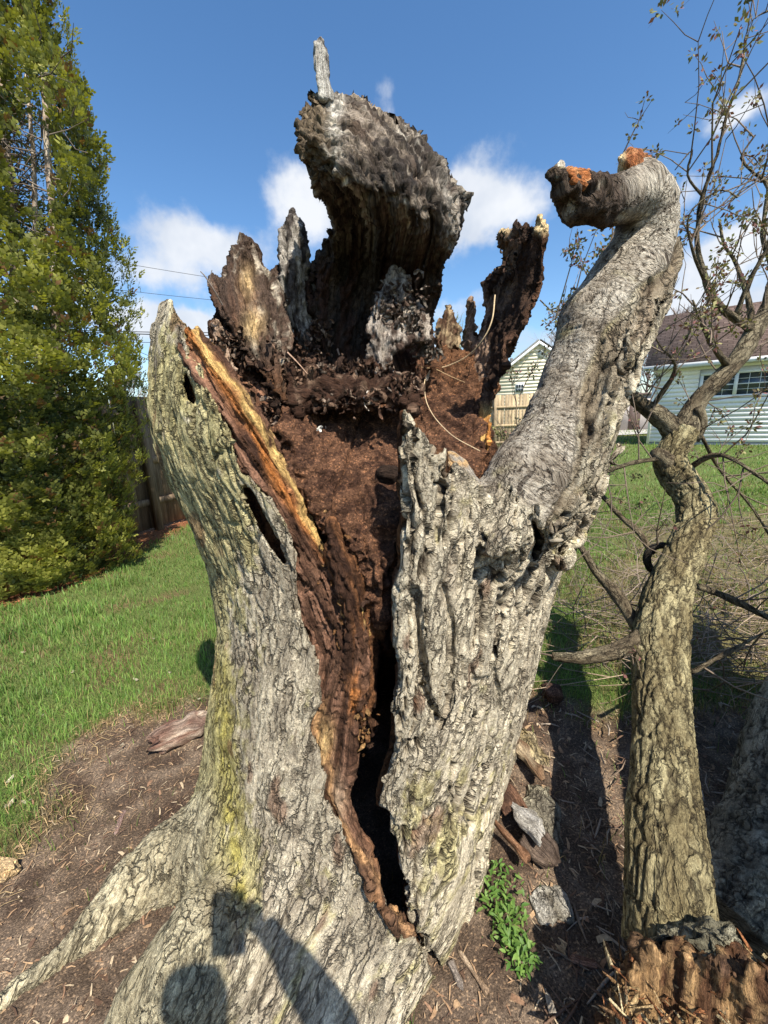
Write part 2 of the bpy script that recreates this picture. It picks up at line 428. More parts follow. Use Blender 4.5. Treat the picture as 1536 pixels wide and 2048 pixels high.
def make_wood(name, st=1.0):
    m, g = newmat(name)
    gc = g.n('ShaderNodeAttribute', attribute_name='gc').outputs['Vector']
    col = g.n('ShaderNodeAttribute', attribute_name='col').outputs['Color']
    wob = g.n('ShaderNodeTexNoise', {'Vector': gc, 'Scale': 18, 'Detail': 3}).outputs['Color']
    wv = g.n('ShaderNodeVectorMath', {0: g.n('ShaderNodeVectorMath', {0: wob, 1: (.5, .5, .5)}, operation='SUBTRACT').outputs[0], 3: 0.02}, operation='SCALE').outputs[0]
    v = g.n('ShaderNodeVectorMath', {0: gc, 1: wv}, operation='ADD').outputs[0]
    s1 = g.noise(vstretch(g, v, 260, 260, 14), 1.0, 5, 0.65)
    s2 = g.noise(vstretch(g, v, 90, 90, 9), 1.0, 4, 0.6)
    f = g.noise(vstretch(g, v, 300, 300, 200), 1.0, 5, 0.7)
    h = g.math('ADD', g.math('MULTIPLY', s1, 0.9), g.math('MULTIPLY', s2, 1.1)); h = g.math('ADD', h, g.math('MULTIPLY', f, 0.5))
    c = g.mix(1.0, col, g.ramp(s1, [(0.3, (.35, .32, .3)), (0.5, (1, 1, 1)), (0.7, (1.6, 1.58, 1.5))]), 'MULTIPLY')
    c = g.mix(1.0, c, g.ramp(f, [(0.35, (.55, .55, .55)), (0.55, (1, 1, 1)), (0.68, (1.35, 1.35, 1.35))]), 'MULTIPLY')
    c = g.mix(1.0, c, g.ramp(s2, [(0.35, (.6, .58, .56)), (0.55, (1.05, 1.05, 1.05))]), 'MULTIPLY')
    principled(g, c, 0.88, h, 1.0*st, 0.011, 0.15)
    return m
def make_soil(name, scale=1.0):
    m, g = newmat(name)
    p = g.n('ShaderNodeTexCoord').outputs['Object']
    col = g.n('ShaderNodeAttribute', attribute_name='col').outputs['Color']
    a = g.noise(p, 170*scale, 6, 0.75); b = g.noise(p, 45*scale, 5, 0.65)
    vo = g.n('ShaderNodeTexVoronoi', {'Vector': p, 'Scale': 240*scale}, feature='F1')
    vc = g.n('ShaderNodeSeparateColor', {0: vo.outputs['Color']}).outputs[0]
    h = g.math('ADD', g.math('MULTIPLY', a, 0.9), g.math('MULTIPLY', b, 1.2)); h = g.math('SUBTRACT', h, g.math('MULTIPLY', vo.outputs['Distance'], 0.35))
    c = g.mix(1.0, col, g.ramp(a, [(0.33, (.35, .33, .32)), (0.5, (1, 1, 1)), (0.66, (1.7, 1.65, 1.55))]), 'MULTIPLY')
    c = g.mix(1.0, c, g.ramp(vc, [(0.0, (.7, .7, .7)), (0.85, (1.05, 1.05, 1.05)), (0.93, (2.0, 1.9, 1.7))]), 'MULTIPLY')
    principled(g, c, 0.95, h, 0.9, 0.008/scale, 0.1)
    return m
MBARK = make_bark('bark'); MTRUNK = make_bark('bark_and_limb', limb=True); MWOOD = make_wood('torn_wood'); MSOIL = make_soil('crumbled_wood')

# =================================================================== THE STUMP
LO = np.array([(-400, 330), (500, 330), (600, 318), (640, 306), (700, 300), (800, 292), (870, 300), (960, 335), (1040, 375), (1150, 418), (1250, 432), (1330, 430), (1400, 418), (1450, 412),
               (1550, 400), (1650, 385), (1750, 362), (1850, 325), (1950, 285), (2048, 245), (2300, 120), (2800, 0)], float)
RO = np.array([(-400, 1180), (600, 1200), (800, 1215), (860, 1212), (900, 1196), (937, 1178), (1000, 1170), (1045, 1158), (1073, 1150), (1164, 1119), (1227, 1098), (1297, 1082), (1356, 1066),
               (1443, 1045), (1513, 1029), (1579, 1011), (1640, 994), (1693, 984), (1750, 978), (1800, 966), (1850, 950), (1900, 925), (1960, 900), (2048, 870), (2300, 820), (2800, 800)], float)
YC = 1.25
def tube_a(P, px, py):
    jag = fbm(P*np.array([14, 14, 9]), 2, 91)*7
    l = np.interp(py, LO[:, 0], LO[:, 1]); r = np.interp(py, RO[:, 0], RO[:, 1])
    xm, w = (l+r)/2, (r-l)/2
    D = 0.43+0.26*np.exp(-np.maximum(P[:, 2], 0)/0.28)+0.03*np.sin(px/60.)
    a, b = (px-xm+jag)/w, (P[:, 1]-YC)/D; n = 2+2.2*np.exp(-np.maximum(P[:, 2], 0)/.30)*(a > 0)
    k = (np.abs(a)**n+np.abs(b)**n+1e-9)**(1/n)/np.sqrt(a*a+b*b+1e-9)
    return a*k, b*k, w, D
BE = [(375, 690), (390, 736), (425, 800), (453, 849), (469, 904), (482, 950), (515, 965), (545, 990), (575, 1050), (596, 1122), (590, 1200), (600, 1234), (628, 1288), (634, 1350), (642, 1405), (622, 1430), (617, 1459), (632, 1490), (656, 1548),
      (648, 1587), (668, 1634), (695, 1689), (726, 1732), (754, 1790), (785, 1841), (836, 1892), (866, 1950)]
RE = [(890, 1950), (870, 1905), (844, 1862), (818, 1822), (812, 1771), (793, 1681), (779, 1617), (760, 1608), (762, 1560), (789, 1494), (785, 1423), (800, 1366), (788, 1269), (782, 1190), (800, 1105), (804, 1034),
      (804, 956), (796, 902), (806, 827), (822, 838), (847, 870), (870, 905), (890, 900), (912, 938), (940, 955), (965, 985), (1000, 1010), (1080, 960), (1150, 900)]
openp = Poly([(-200, -300), (-200, 560), (295, 690), (303, 650), (318, 640), (322, 612), (336, 600), (348, 622), (352, 645), (365, 660)] + BE + RE + [(1185, 880), (1215, 905), (1500, 905), (1700, 300), (1700, -300)])
slit = Poly([(484, 972), (500, 975), (530, 1030), (560, 1085), (578, 1128), (566, 1130), (540, 1095), (510, 1040), (490, 1000)], pad=60)
slit2 = Poly([(372, 740), (386, 770), (395, 800), (388, 812), (372, 800), (366, 770)], pad=60)
grooves = [Curve(p) for p in ([(830, 1180), (838, 1280), (850, 1380), (880, 1455)], [(885, 1170), (905, 1260), (900, 1400), (885, 1450)], [(1065, 1040), (1078, 1085), (1068, 1110)],
                              [(960, 1170), (955, 1230), (940, 1300)], [(940, 1330), (945, 1360), (975, 1362)], [(905, 900), (880, 985), (872, 1090)], [(1000, 1230), (985, 1330), (1000, 1420)], [(915, 1180), (925, 1060), (935, 1010)])]
# limb as a chain of spheres (px, py, r px, Y)
LIMB = [(985, 1120, 62, .99), (1010, 1040, 80, .97), (1062, 955, 84, .99), (1113, 882, 82, 1.03), (1150, 815, 80, 1.06), (1186, 725, 84, 1.08), (1206, 650, 86, 1.10), (1255, 560, 74, 1.12), (1290, 480, 57, 1.12), (1294, 415, 53, 1.10),
        (1275, 385, 49, 1.07), (1240, 396, 40, 1.03), (1200, 408, 37, 0.99), (1160, 402, 37, .96), (1130, 380, 26, .94), (1113, 352, 12, .93)]
def chain3(spec):
    pts = np.array([at(a, b, y) for a, b, r, y in spec]); f = (pts-CAM)@fw
    return pts, np.array([r for a, b, r, y in spec])*f/F
def chain_eval(P, pts, rad, k=0.0):
    """distance to tapered chain; also arc length and unit frame offsets"""
    best = np.full(len(P), 1e9); arc = np.zeros(len(P)); off = np.zeros((len(P), 3)); L = 0
    for i in range(len(pts)-1):
        e = pts[i+1]-pts[i]; l = np.linalg.norm(e); q = P-pts[i]; t = np.clip(q@e/(l*l), 0, 1)
        o = q-t[:, None]*e; d = np.linalg.norm(o, axis=1)-(rad[i]+(rad[i+1]-rad[i])*t)
        m = d < best; best = np.where(m, d, best); arc = np.where(m, L+t*l, arc)
        off = np.where(m[:, None], o, off); L += l
    return best, arc, off
lp, lr = chain3(LIMB)
spur_p, spur_r = chain3([(1120, 1110, 30, 1.10), (1165, 1025, 22, 1.14), (1195, 965, 17, 1.17), (1222, 920, 12, 1.2), (1240, 893, 7, 1.22)])
ridge_p, ridge_r = chain3([(1105, 1060, 36, .93), (1150, 975, 42, .95), (1182, 880, 44, .965), (1212, 790, 42, .98), (1242, 710, 44, 1.0), (1278, 635, 40, 1.035), (1316, 570, 30, 1.09), (1346, 505, 18, 1.13), (1360, 450, 7, 1.15)])
burl_p, burl_r = chain3([(985, 1090, 30, .86), (1010, 1075, 30, .87)])
knob_p, knob_r = chain3([(345, 660, 26, .98), (330, 632, 15, .97), (336, 612, 11, .97), (338, 598, 5, .97)])
# sweeping roots (world)
def rootc(l): 
    pts = np.array([atz(a, b, z) for a, b, r, z in l]); return pts, np.array([r for a, b, r, z in l])
roots = [rootc([(520, 1640, .18, .20), (430, 1690, .155, .03), (350, 1735, .15, -.05), (280, 1785, .12, -.05), (205, 1850, .07, -.03), (120, 1915, .032, -.012), (40, 1970, .022, -.012), (-40, 2050, .018, -.012)]),
         rootc([(420, 1900, .13, .2), (330, 2010, .12, .05), (270, 2120, .1, -.03)])]
def sdf_trunk(P):
    px, py = proj(P); a, b, w, D = tube_a(P, px, py)
    f = (P-CAM)@fw
    e = np.sqrt(a*a+b*b); outer = (e-1)*np.minimum(w*f/F, D)
    th = 0.085+0.02*vnoise(P*6, 3)
    # rot hollow only above the ground; back wall broken lower
    d = smax(outer, -(outer+th), 0.01)
    gcn = np.stack([a*.42, b*.42, P[:, 2]], 1)
    spl = vnoise(gcn*np.array([55, 55, 7]), 5)*0.011+vnoise(gcn*np.array([22, 22, 16]), 6)*.008
    op = openp(px, py)*f/F
    front = smax(-(op)+spl, -(P[:, 1]-YC-0.05), 0.01)      # >0: outside of the removed opening
    d = np.maximum(d, np.where(P[:, 1] < YC+0.05, -op+spl, -1))
    back = P[:, 2]-(1.28+0.25*np.abs(a)-.45*sstep(.1, .5, a)+0.18*vnoise(gcn*np.array([9, 9, 2.0]), 8))
    d = np.where(P[:, 1] >= YC+0.05, np.maximum(d, back), d)
    sl = np.minimum(slit(px, py), slit2(px, py))*f/F
    d = np.maximum(d, np.where(outer > -0.05, -sl, -1))
    dl, arc, off = chain_eval(P, lp, lr)
    dl = dl+0.006*vnoise(P*14, 12)
    front_only = np.where(P[:, 1] < YC+.25, 0, 1)
    d = smin(d, dl, 0.035)
    dr, arc, off = chain_eval(P, ridge_p, ridge_r); ro = np.stack([off[:, 0]+.3*off[:, 2], off[:, 1], arc*.16], 1); dr += 0.016*fbm(ro*38, 2, 33)+.022*sstep(.16, 0, np.abs(vnoise(ro*26, 37)))
    d = smin(d, dr, 0.012)
    ds, arc, off = chain_eval(P, spur_p, spur_r); ds += 0.007*fbm(P*30, 2, 34); d = smin(d, ds, 0.02)
    db, arc, off = chain_eval(P, burl_p, burl_r); d = smin(d, db+.008*fbm(P*30, 2, 36), .03)
    dk, arc, off = chain_eval(P, knob_p, knob_r); d = smin(d, dk+.008*fbm(P*45, 2, 35), .01)
    for rp, rr in roots:
        dd, arc, off = chain_eval(P, rp, rr); d = smin(d, dd+0.006*vnoise(P*12, 14), 0.08)
    for k, (gr, dep) in enumerate(zip(grooves, (.03, .02, .05, .018, .02, .022, .016, .016))):
        o, s = gr(px, py); L = gr.L[-1]
        m = np.exp(-(o*f/F/0.0075)**2)*sstep(-15, 10, s)*sstep(-15, 10, L-s)
        d = d+np.where(P[:, 1] < 1.1, dep*m, 0)
    d = np.maximum(d, -(P[:, 2]+0.15))
    return d

def A3(*c): return np.array(c, float)
LICH = np.array([.50, .45, .20]); GREY = np.array([.47, .41, .32]); PALE = np.array([.68, .61, .475]); YEL = np.array([.48, .42, .12])
def mixc(a, b, t): return a*(1-t[:, None])+b*t[:, None]

def build_trunk(vox):
    V, Q = extract(sdf_trunk, (-1.3, .45, -.16), (1.05, 1.98, 2.32), vox)
    print('ext0', time.time()-T0)
    V, Q = drop_islands(V, Q, 1500)
    print('extracted', time.time()-T0, len(V))
    N = vnormals(V, Q); px, py = proj(V); a, b, w, D = tube_a(V, px, py)
    gc = np.stack([a*.42, b*.42, V[:, 2]], 1)
    dl, arc, off = chain_eval(V, lp, lr); inl = sstep(0.05, 0.0, dl)*sstep(-.35, .35, (1015-py)/90+.9*fbm(V*9, 3, 39)+.5*fbm(V*40, 2, 38))*(px > 940)
    # limb coordinates: offset in x/z + arc (wrinkles run across on the smooth limb)
    gl = np.stack([off[:, 0]+off[:, 2]*.3, off[:, 1], arc], 1)*np.array([1, 1, 1.0])
    f = (V-CAM)@fw; e = np.sqrt(a*a+b*b); outer = (e-1)*np.minimum(w*f/F, D)
    inner = sstep(-.030, -.05, outer)*(1-inl)*(V[:, 2] > .05)*sstep(.03, .06, np.minimum(chain_eval(V, ridge_p, ridge_r)[0], chain_eval(V, spur_p, spur_r)[0])) 
    rootd = np.min([chain_eval(V, rp, rr)[0] for rp, rr in roots], 0); inroot = sstep(.04, .0, rootd); inner = inner*(1-inroot)
    rightside = sstep(770, 800, px)
    # bark displacement
    wob = np.stack([vnoise(gc*np.array([9, 9, 5]), 40), vnoise(gc*np.array([9, 9, 5]), 41), vnoise(gc*np.array([9, 9, 5]), 42)], 1)
    F1, E, cid = voro(gc*(np.array([26, 26, 7.5])-rightside[:, None]*np.array([4, 4, 2.8]))+wob*.45, 50)
    plate = sstep(0.0, .16, E)
    F1b, E2, cid2 = voro(gc*np.array([60, 60, 24])+wob*.6, 55)
    pl2 = sstep(0, .25, E2)
    rid = 1-np.abs(fbm(gc*np.array([30, 30, 6])+wob*.3, 3, 60))*2
    up_ = sstep(.9, 1.3, V[:, 2])
    amp = .0035+.004*up_+.005*rightside
    smoothl = inl*sstep(-.02, .03, dl*0+.03)
    cmask = sstep(-.15, .35, fbm(gc*np.array([7, 7, 4]), 2, 63)+.25*rightside+.2*up_)
    fur = sstep(.25, .85, rid)*0+np.abs(fbm(gc*np.array([22, 22, 3.2])+wob*.3, 3, 64))
    furrow = -(.022*rightside+.004)*sstep(.085, 0, fur)
    disp_bark = amp*(plate-1)*cmask*1.2+(.0018+.003*up_+.0022*rightside)*(cid-.5)+.0014*(pl2-1)*cmask+.0018*(cid2-.5)+furrow+.003*fbm(gc*np.array([40, 40, 9]), 3, 65)+.0015*fbm(gc*np.array([110, 110, 50]), 2, 62)
    # limb: transverse wrinkles + leathery
    neck = sstep(60, 20, np.abs(py-850))+sstep(60, 20, np.abs(py-650))*.5+.35
    wr = vnoise(np.stack([gl[:, 0]*14, gl[:, 1]*14, gl[:, 2]*150+vnoise(gl*20, 71)*1.6], 1), 70)
    hook = sstep(1270, 1200, px)*sstep(470, 440, py)
    disp_l = .0022*wr*neck+.003*fbm(V*np.array([50, 50, 50]), 3, 72)+hook*.024*fbm(V*42, 3, 73)
    rd, rarc, roff = chain_eval(V, ridge_p, ridge_r); deadr = sstep(.030, .012, rd)
    gr = np.stack([roff[:, 0]+.3*roff[:, 2], roff[:, 1], rarc], 1)
    disp_l = disp_l*(1-deadr)+deadr*(.016*fbm(gr*np.array([50, 50, 7]), 3, 74)-.012*sstep(.14, 0, np.abs(vnoise(gr*np.array([34, 34, 6]), 75))))
    disp_in = .012*fbm(gc*np.array([40, 40, 5]), 3, 80)
    disp = disp_bark*(1-inl)+disp_l*inl; disp = disp*(1-inner)+disp_in*inner
    # colours
    ln = fbm(gc*np.array([12, 12, 7]), 3, 90); l2 = fbm(gc*np.array([60, 60, 45]), 3, 92)
    zone = sstep(620, 420, px)*sstep(600, 800, py)*.75+sstep(480, 440, px)*.35+rightside*sstep(1350, 1650, py)*.4+.15
    # beige grey smooth area in the middle of the left half
    zone *= 1-.6*sstep(430, 520, px)*sstep(700, 600, px)*sstep(1080, 1200, py)*sstep(1750, 1600, py)
    li = sstep(.0, .45, ln*.8+l2*.6+zone-.45)
    c = mixc(np.tile(GREY, (len(V), 1)), PALE[None, :], sstep(-.3, .5, fbm(gc*np.array([20, 20, 9]), 3, 93)+rightside*.35+.15))
    c = mixc(c, A3(.17, .13, .095)[None, :], sstep(.05, .6, fbm(gc*np.array([35, 35, 12]), 3, 94))*(.25+.45*up_))
    c = mixc(c, LICH[None, :], li*.72*(1-.6*inroot))
    ys = np.exp(-((px-np.interp(py, [1200, 1450, 1650, 1800, 1900], [440, 447, 462, 485, 500]))/22)**2)*sstep(1250, 1420, py)*sstep(1900, 1780, py)
    c = mixc(c, YEL[None, :], np.clip(ys*(.8+l2), 0, 1)*.9)
    c = c*(0.88+.24*cid[:, None])*(0.9+.2*cid2[:, None])
    c = mixc(c, np.array([.06, .045, .035])[None, :], np.maximum((1-sstep(0, .06, E))*cmask*(.55+.3*rightside), sstep(.07, .0, fur)*(.2+.8*rightside))*(1-inl))  # cracks and furrows also darkened in the colour for depth
    cl_ = mixc(np.tile(np.array([.32, .275, .22]), (len(V), 1)), np.array([.56, .51, .43])[None, :], sstep(-.4, .5, fbm(V*22, 3, 95)+.35*sstep(700, 420, py)))
    cl_ = mixc(cl_, LICH[None, :]*.85, sstep(.15, .6, fbm(V*12, 3, 96)+.7*deadr-.1)*.7)
    hk = sstep(1290, 1225, px+30*vnoise(V*20, 87))*sstep(475, 445, py)*np.where(fbm(V*30, 3, 88) > .30, .35, 1)
    cl_ = mixc(cl_, np.array([.060, .038, .028])[None, :], hk*.93)
    cl_ = mixc(cl_, mixc(np.tile(A3(.26, .21, .15), (len(V), 1)), A3(.52, .47, .37)[None, :], sstep(-.2, .4, fbm(gr*np.array([45, 45, 9]), 3, 76))), deadr)
    cl_ = mixc(cl_, A3(.05, .035, .025)[None, :], deadr*sstep(.13, .02, np.abs(vnoise(gr*np.array([34, 34, 6]), 75)))*.85)
    gc = np.where((deadr > .25)[:, None] & (inl > .5)[:, None], gr+9, gc)
    c = mixc(c, cl_, inl)
    ci = mixc(np.tile(np.array([.10, .045, .022]), (len(V), 1)), np.array([.22, .11, .05])[None, :], sstep(-.3, .5, fbm(gc*np.array([50, 50, 6]), 3, 97)))
    c = mixc(c, ci, inner)
    # reddish stained spots
    sp = sstep(.5, .62, fbm(gc*np.array([16, 16, 8]), 2, 99)); c = mixc(c, np.array([.22, .10, .06])[None, :], sp*.6*(1-inl))
    V2 = V+N*disp[:, None]
    lab = np.where(inl > .5, 2, np.where((px > np.interp(py, [800, 1400, 1700, 1850, 1960, 2300], [700, 765, 770, 822, 878, 900])), 1, 0))
    lab = np.where((inl > .5) & (deadr > .5), 4, lab)
    lab = np.where(inroot*(V[:, 2] < .32)*(px < 600) > .5, 3, lab)
    stump = empty('tree_stump', (0, YC, 0))
    tag(stump, 'huge hollow split tree stump with jagged torn top and pale lichened bark', 'tree stump')
    names = {0: ('trunk', 'left half of the split trunk, yellow-green lichen on scaly bark'), 1: ('trunk', 'right half of the split trunk, pale deeply furrowed bark'), 2: ('limb', 'smooth grey limb bending up into a hook'), 3: ('root', None), 4: ('dead_wood', 'furrowed dead wood running up the outer side of the limb')}
    for l, (u, q) in split(V2, Q, lab).items():
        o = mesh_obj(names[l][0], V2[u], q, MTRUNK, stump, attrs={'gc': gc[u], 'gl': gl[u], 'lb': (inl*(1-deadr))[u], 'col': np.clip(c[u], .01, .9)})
        if names[l][1]: o['label'] = names[l][1]
    return stump, len(Q)
T0 = time.time()
VOX = 0.0055
STUMP, nq = build_trunk(VOX)
print('trunk', nq, time.time()-T0)

# ---- torn slabs: polygon outline, depth surface, thickness
def slab(name, poly, ctrl, T, edge, curve, colf, dispf, vox=.0050, mat=None, jag=(.010, 45, 6), pad=.12, label=None, rough=None, parent=None, keep=300):
    P2 = Poly(poly); dp = Depth(ctrl); cv = Curve(curve); pl = np.array(poly, float)
    ys = dp(pl[:, 0], pl[:, 1]); cs = [at(x, y, yy+s) for (x, y), yy in zip(poly, ys) for s in (-T-pad*.5, T+pad*.5)]
    cs += [at(a, b, y+s) for a, b, y in ctrl for s in (-T-pad*.5, T+pad*.5)]
    cs = np.array(cs); lo = cs.min(0)-.03; hi = cs.max(0)+.03
    def co(P):
        px, py = proj(P); o, s = cv(px, py); f = (P-CAM)@fw
        return px, py, f, np.stack([o*f/F, P[:, 1]-dp(px, py), s*f/F], 1)
    def sdf(P):
        px, py, f, gcn = co(P)
        pd = P2(px, py)*f/F
        pd = pd+jag[0]*(vnoise(gcn*np.array([jag[1], jag[1]*.4, jag[2]]), 21)+.6*vnoise(gcn*np.array([jag[1]*2.3, jag[1], jag[2]*3]), 22))
        t = T*(np.sqrt(np.clip(-pd/edge, 0, 1))*.85+.15)
        dy = np.abs(gcn[:, 1])
        r = 0 if rough is None else rough(gcn, px, py)
        return smax(pd, (dy-t)*.8, .008)+r
    V, Q = extract(sdf, lo, hi, vox)
    V, Q = drop_islands(V, Q, keep)
    N = vnormals(V, Q); px, py, f, gc = co(V)
    d = dispf(V, gc, px, py); V2 = V+N*d[:, None]
    c = colf(V, gc, px, py, N)
    o = mesh_obj(name, V2, Q, mat or MWOOD, parent or STUMP, attrs={'gc': gc, 'col': np.clip(c, .004, .9)})
    if label: o['label'] = label
    return o
def A3(*c): return np.array(c, float)
def weather(V, gc, base, hi, fr=(40, 40, 7), seed=0, lo=-.4, h=.5):
    return mixc(np.tile(base, (len(V), 1)), hi[None, :], sstep(lo, h, fbm(gc*np.array(fr), 3, seed)))
DKB = A3(.055, .028, .017); BRN = A3(.15, .07, .032); REDB = A3(.20, .085, .042); SILV = A3(.42, .39, .35); ORG = A3(.52, .22, .06); YLW = A3(.72, .50, .18); CHAR = A3(.05, .042, .038)
def d_wood(a1=.010, fr=(45, 45, 6), seed=0, fl=.004):
    def f(V, gc, px, py):
        n = fbm(gc*np.array(fr), 3, seed+100)
        return a1*n+fl*fbm(V*70, 2, seed+110)
    return f

# crown remnant ("hood") rising behind the cavity
hoodP = [(633, 198), (614, 214), (596, 236), (589, 258), (589, 298), (600, 318), (616, 325), (626, 334), (627, 378), (633, 404), (647, 409), (657, 433), (662, 455), (647, 480), (649, 497), (629, 508), (624, 535), (626, 568), (622, 597), (622, 680),
         (640, 740), (706, 760), (760, 780), (840, 760), (860, 688), (873, 611), (881, 571), (870, 546), (884, 528), (901, 506), (910, 484), (917, 462), (919, 433), (932, 409), (919, 371), (906, 338), (888, 320), (870, 312), (859, 287), (833, 265),
         (797, 243), (757, 221), (728, 201), (695, 190), (669, 194)]
def hood_col(V, gc, px, py, N):
    base = weather(V, gc, CHAR*.7, A3(.10, .072, .055), (60, 60, 6), 1)
    s = fbm(gc*np.array([55, 55, 14]), 3, 5)+.5*fbm(V*60, 2, 6)
    outer = sstep(560, 400, py-0.0*px)*sstep(-.25, .35, s+.15)
    c = mixc(base, A3(.30, .25, .20)[None, :], outer*.80)
    c = mixc(c, A3(.06, .048, .04)[None, :], sstep(-.05, .35, fbm(gc*np.array([60, 60, 9]), 3, 7))*.85)
    c = mixc(c, A3(.62, .57, .49)[None, :], outer*sstep(.30, .50, fbm(gc*np.array([70, 70, 10]), 3, 17))*.8)
    face = sstep(680, 640, px)*sstep(340, 310, py)
    c = mixc(c, A3(.16, .12, .075)[None, :], face*.8)
    pale = np.exp(-((px-672-(py-200)*-.05)/16)**2)*sstep(360, 300, py)+sstep(860, 900, px-(py-420)*.1)*.25
    c = mixc(c, A3(.55, .52, .46)[None, :], np.clip(pale*(.7+s), 0, .9))
    low = sstep(470, 560, py); red = sstep(-.1, .4, fbm(gc*np.array([30, 30, 4]), 3, 9))
    c = mixc(c, A3(.06, .027, .018)[None, :], low*red*.8)
    return c
def hood_d(V, gc, px, py):
    n = fbm(gc*np.array([50, 50, 9]), 3, 100); s = np.abs(fbm(gc*np.array([28, 28, 4]), 2, 101))
    F1, E, cid = voro(gc*np.array([95, 95, 34])+.5*fbm(V*30, 2, 105)[:, None], 102)
    pit = sstep(.25, .6, fbm(V*38, 2, 104)); return .016*n-.020*sstep(.12, 0, s)+.010*fbm(V*80, 3, 103)+.012*(cid-.5)-.018*pit
slab('crown_remnant', hoodP, [(600, 260, 1.12), (650, 230, 1.17), (700, 210, 1.27), (620, 310, 1.13), (760, 240, 1.30), (700, 300, 1.14), (760, 330, 1.14), (840, 330, 1.22), (880, 400, 1.22), (800, 400, 1.15), (700, 400, 1.2), (640, 400, 1.22),
      (860, 470, 1.24), (780, 470, 1.30), (700, 480, 1.46), (905, 420, 1.28), (890, 500, 1.32), (740, 560, 1.55), (800, 560, 1.52), (650, 520, 1.45), (640, 600, 1.42), (860, 570, 1.44), (750, 650, 1.55), (640, 700, 1.42), (850, 680, 1.50), (750, 760, 1.5)],
     .06, .05, [(745, 900), (755, 700), (775, 560), (790, 450), (770, 350), (700, 270), (600, 240)], hood_col, hood_d, vox=.0050, jag=(.010, 40, 12),
     label='tall charred-looking remnant curling over like a hood', rough=lambda g_, px, py: .014*vnoise(g_*np.array([22, 22, 8]), 61)+.010*vnoise(g_*np.array([55, 20, 14]), 62))
print('hood', time.time()-T0)
def grey_col(seed, base=CHAR*1.6, hi=SILV, bias=0.0, lo=-.35, h=.35):
    def f(V, gc, px, py, N):
        s = fbm(gc*np.array([45, 45, 10]), 3, seed)+.5*fbm(V*60, 2, seed+3)+bias
        return mixc(np.tile(base, (len(V), 1)), hi[None, :], sstep(lo, h, s))
    return f
slab('splinter', [(622, 77), (627, 141), (632, 170), (635, 205), (672, 205), (669, 192), (658, 159), (657, 105), (651, 76), (642, 70), (633, 79)],
     [(630, 80, 1.24), (640, 140, 1.22), (650, 200, 1.2)], .03, .02, [(655, 220), (640, 70)], grey_col(31, hi=A3(.5, .48, .43), bias=.2), d_wood(.006, (60, 60, 10), 3, .004), vox=.0035, jag=(.005, 60, 8), label='thin upright grey snag on top of the hood')
def rimd(V, gc, px, py):
    F1, E, cid = voro(gc*np.array([60, 60, 14]), 112)
    return .018*fbm(gc*np.array([50, 50, 8]), 3, 120)+.012*(cid-.5)+.009*fbm(V*70, 3, 121)-.012*sstep(.12, 0, np.abs(fbm(gc*np.array([30, 30, 4]), 2, 122)))
def dcol(V, gc, px, py, N):
    s = fbm(gc*np.array([45, 45, 10]), 3, 41)+.5*fbm(V*60, 2, 42)
    c = mixc(np.tile(A3(.09, .06, .045), (len(V), 1)), A3(.46, .40, .32)[None, :], sstep(-.1, .4, s-.16))
    c = mixc(c, A3(.13, .07, .045)[None, :], sstep(.0, .4, fbm(gc*np.array([30, 30, 6]), 3, 44))*sstep(480, 620, py)*.9)
    y = np.exp(-(((px-505)/18)**2+((py-650)/28)**2))+np.exp(-(((px-495)/14)**2+((py-560)/30)**2))*.6
    c = mixc(c, A3(.62, .44, .22)[None, :], np.clip(y*(1+s), 0, 1))
    return mixc(c, BRN[None, :]*.7, sstep(690, 780, py)*.85)
slab('snag', [(426, 545), (437, 554), (461, 509), (484, 484), (500, 472), (512, 498), (523, 533), (539, 546), (553, 541), (560, 560), (575, 600), (580, 660), (575, 700), (572, 740), (574, 810), (547, 790), (500, 712), (445, 634), (422, 591), (418, 568)],
     [(430, 560, 1.22), (500, 480, 1.32), (550, 560, 1.36), (500, 620, 1.22), (560, 700, 1.22), (570, 800, 1.12), (450, 640, 1.14)], .045, .04, [(575, 830), (540, 640), (495, 470)], dcol, rimd, jag=(.011, 42, 7), label='broad jagged weathered snag at the left of the cavity')
slab('snag', [(559, 560), (562, 466), (570, 440), (582, 420), (592, 432), (602, 443), (606, 470), (613, 459), (617, 517), (625, 564), (628, 610), (633, 690), (615, 720), (590, 690), (572, 640)],
     [(582, 420, 1.42), (600, 560, 1.40), (610, 700, 1.38), (565, 520, 1.36), (622, 560, 1.46)], .04, .03, [(612, 720), (596, 560), (586, 420)], grey_col(46, bias=-.15), rimd, jag=(.007, 50, 6), label='narrow upright grey snag beside the hood')
slab('snag', [(412, 628), (425, 640), (441, 630), (455, 690), (475, 740), (460, 770), (430, 735), (420, 690)], [(425, 640, 1.14), (450, 740, 1.12), (470, 760, 1.1)], .03, .03, [(460, 770), (425, 630)],
     grey_col(48, base=BRN, hi=A3(.5, .36, .26)), rimd, jag=(.008, 50, 8))
slab('snag', [(735, 700), (742, 633), (750, 597), (771, 564), (784, 540), (801, 533), (812, 549), (826, 557), (830, 586), (841, 626), (853, 633), (855, 668), (832, 684), (812, 690), (795, 706), (780, 740), (760, 790), (742, 780), (736, 740)],
     [(800, 540, 1.34), (760, 600, 1.28), (830, 620, 1.34), (845, 660, 1.28), (780, 650, 1.24), (760, 720, 1.24), (750, 780, 1.22)], .035, .03, [(755, 800), (770, 660), (800, 530)], grey_col(52, base=A3(.07, .045, .035), hi=A3(.48, .42, .36), bias=-.02),
     lambda V, gc, px, py: .02*fbm(gc*np.array([45, 45, 20]), 3, 130)+.008*fbm(V*90, 2, 131), jag=(.014, 40, 14), label='crumpled pale snag in front of the hood')
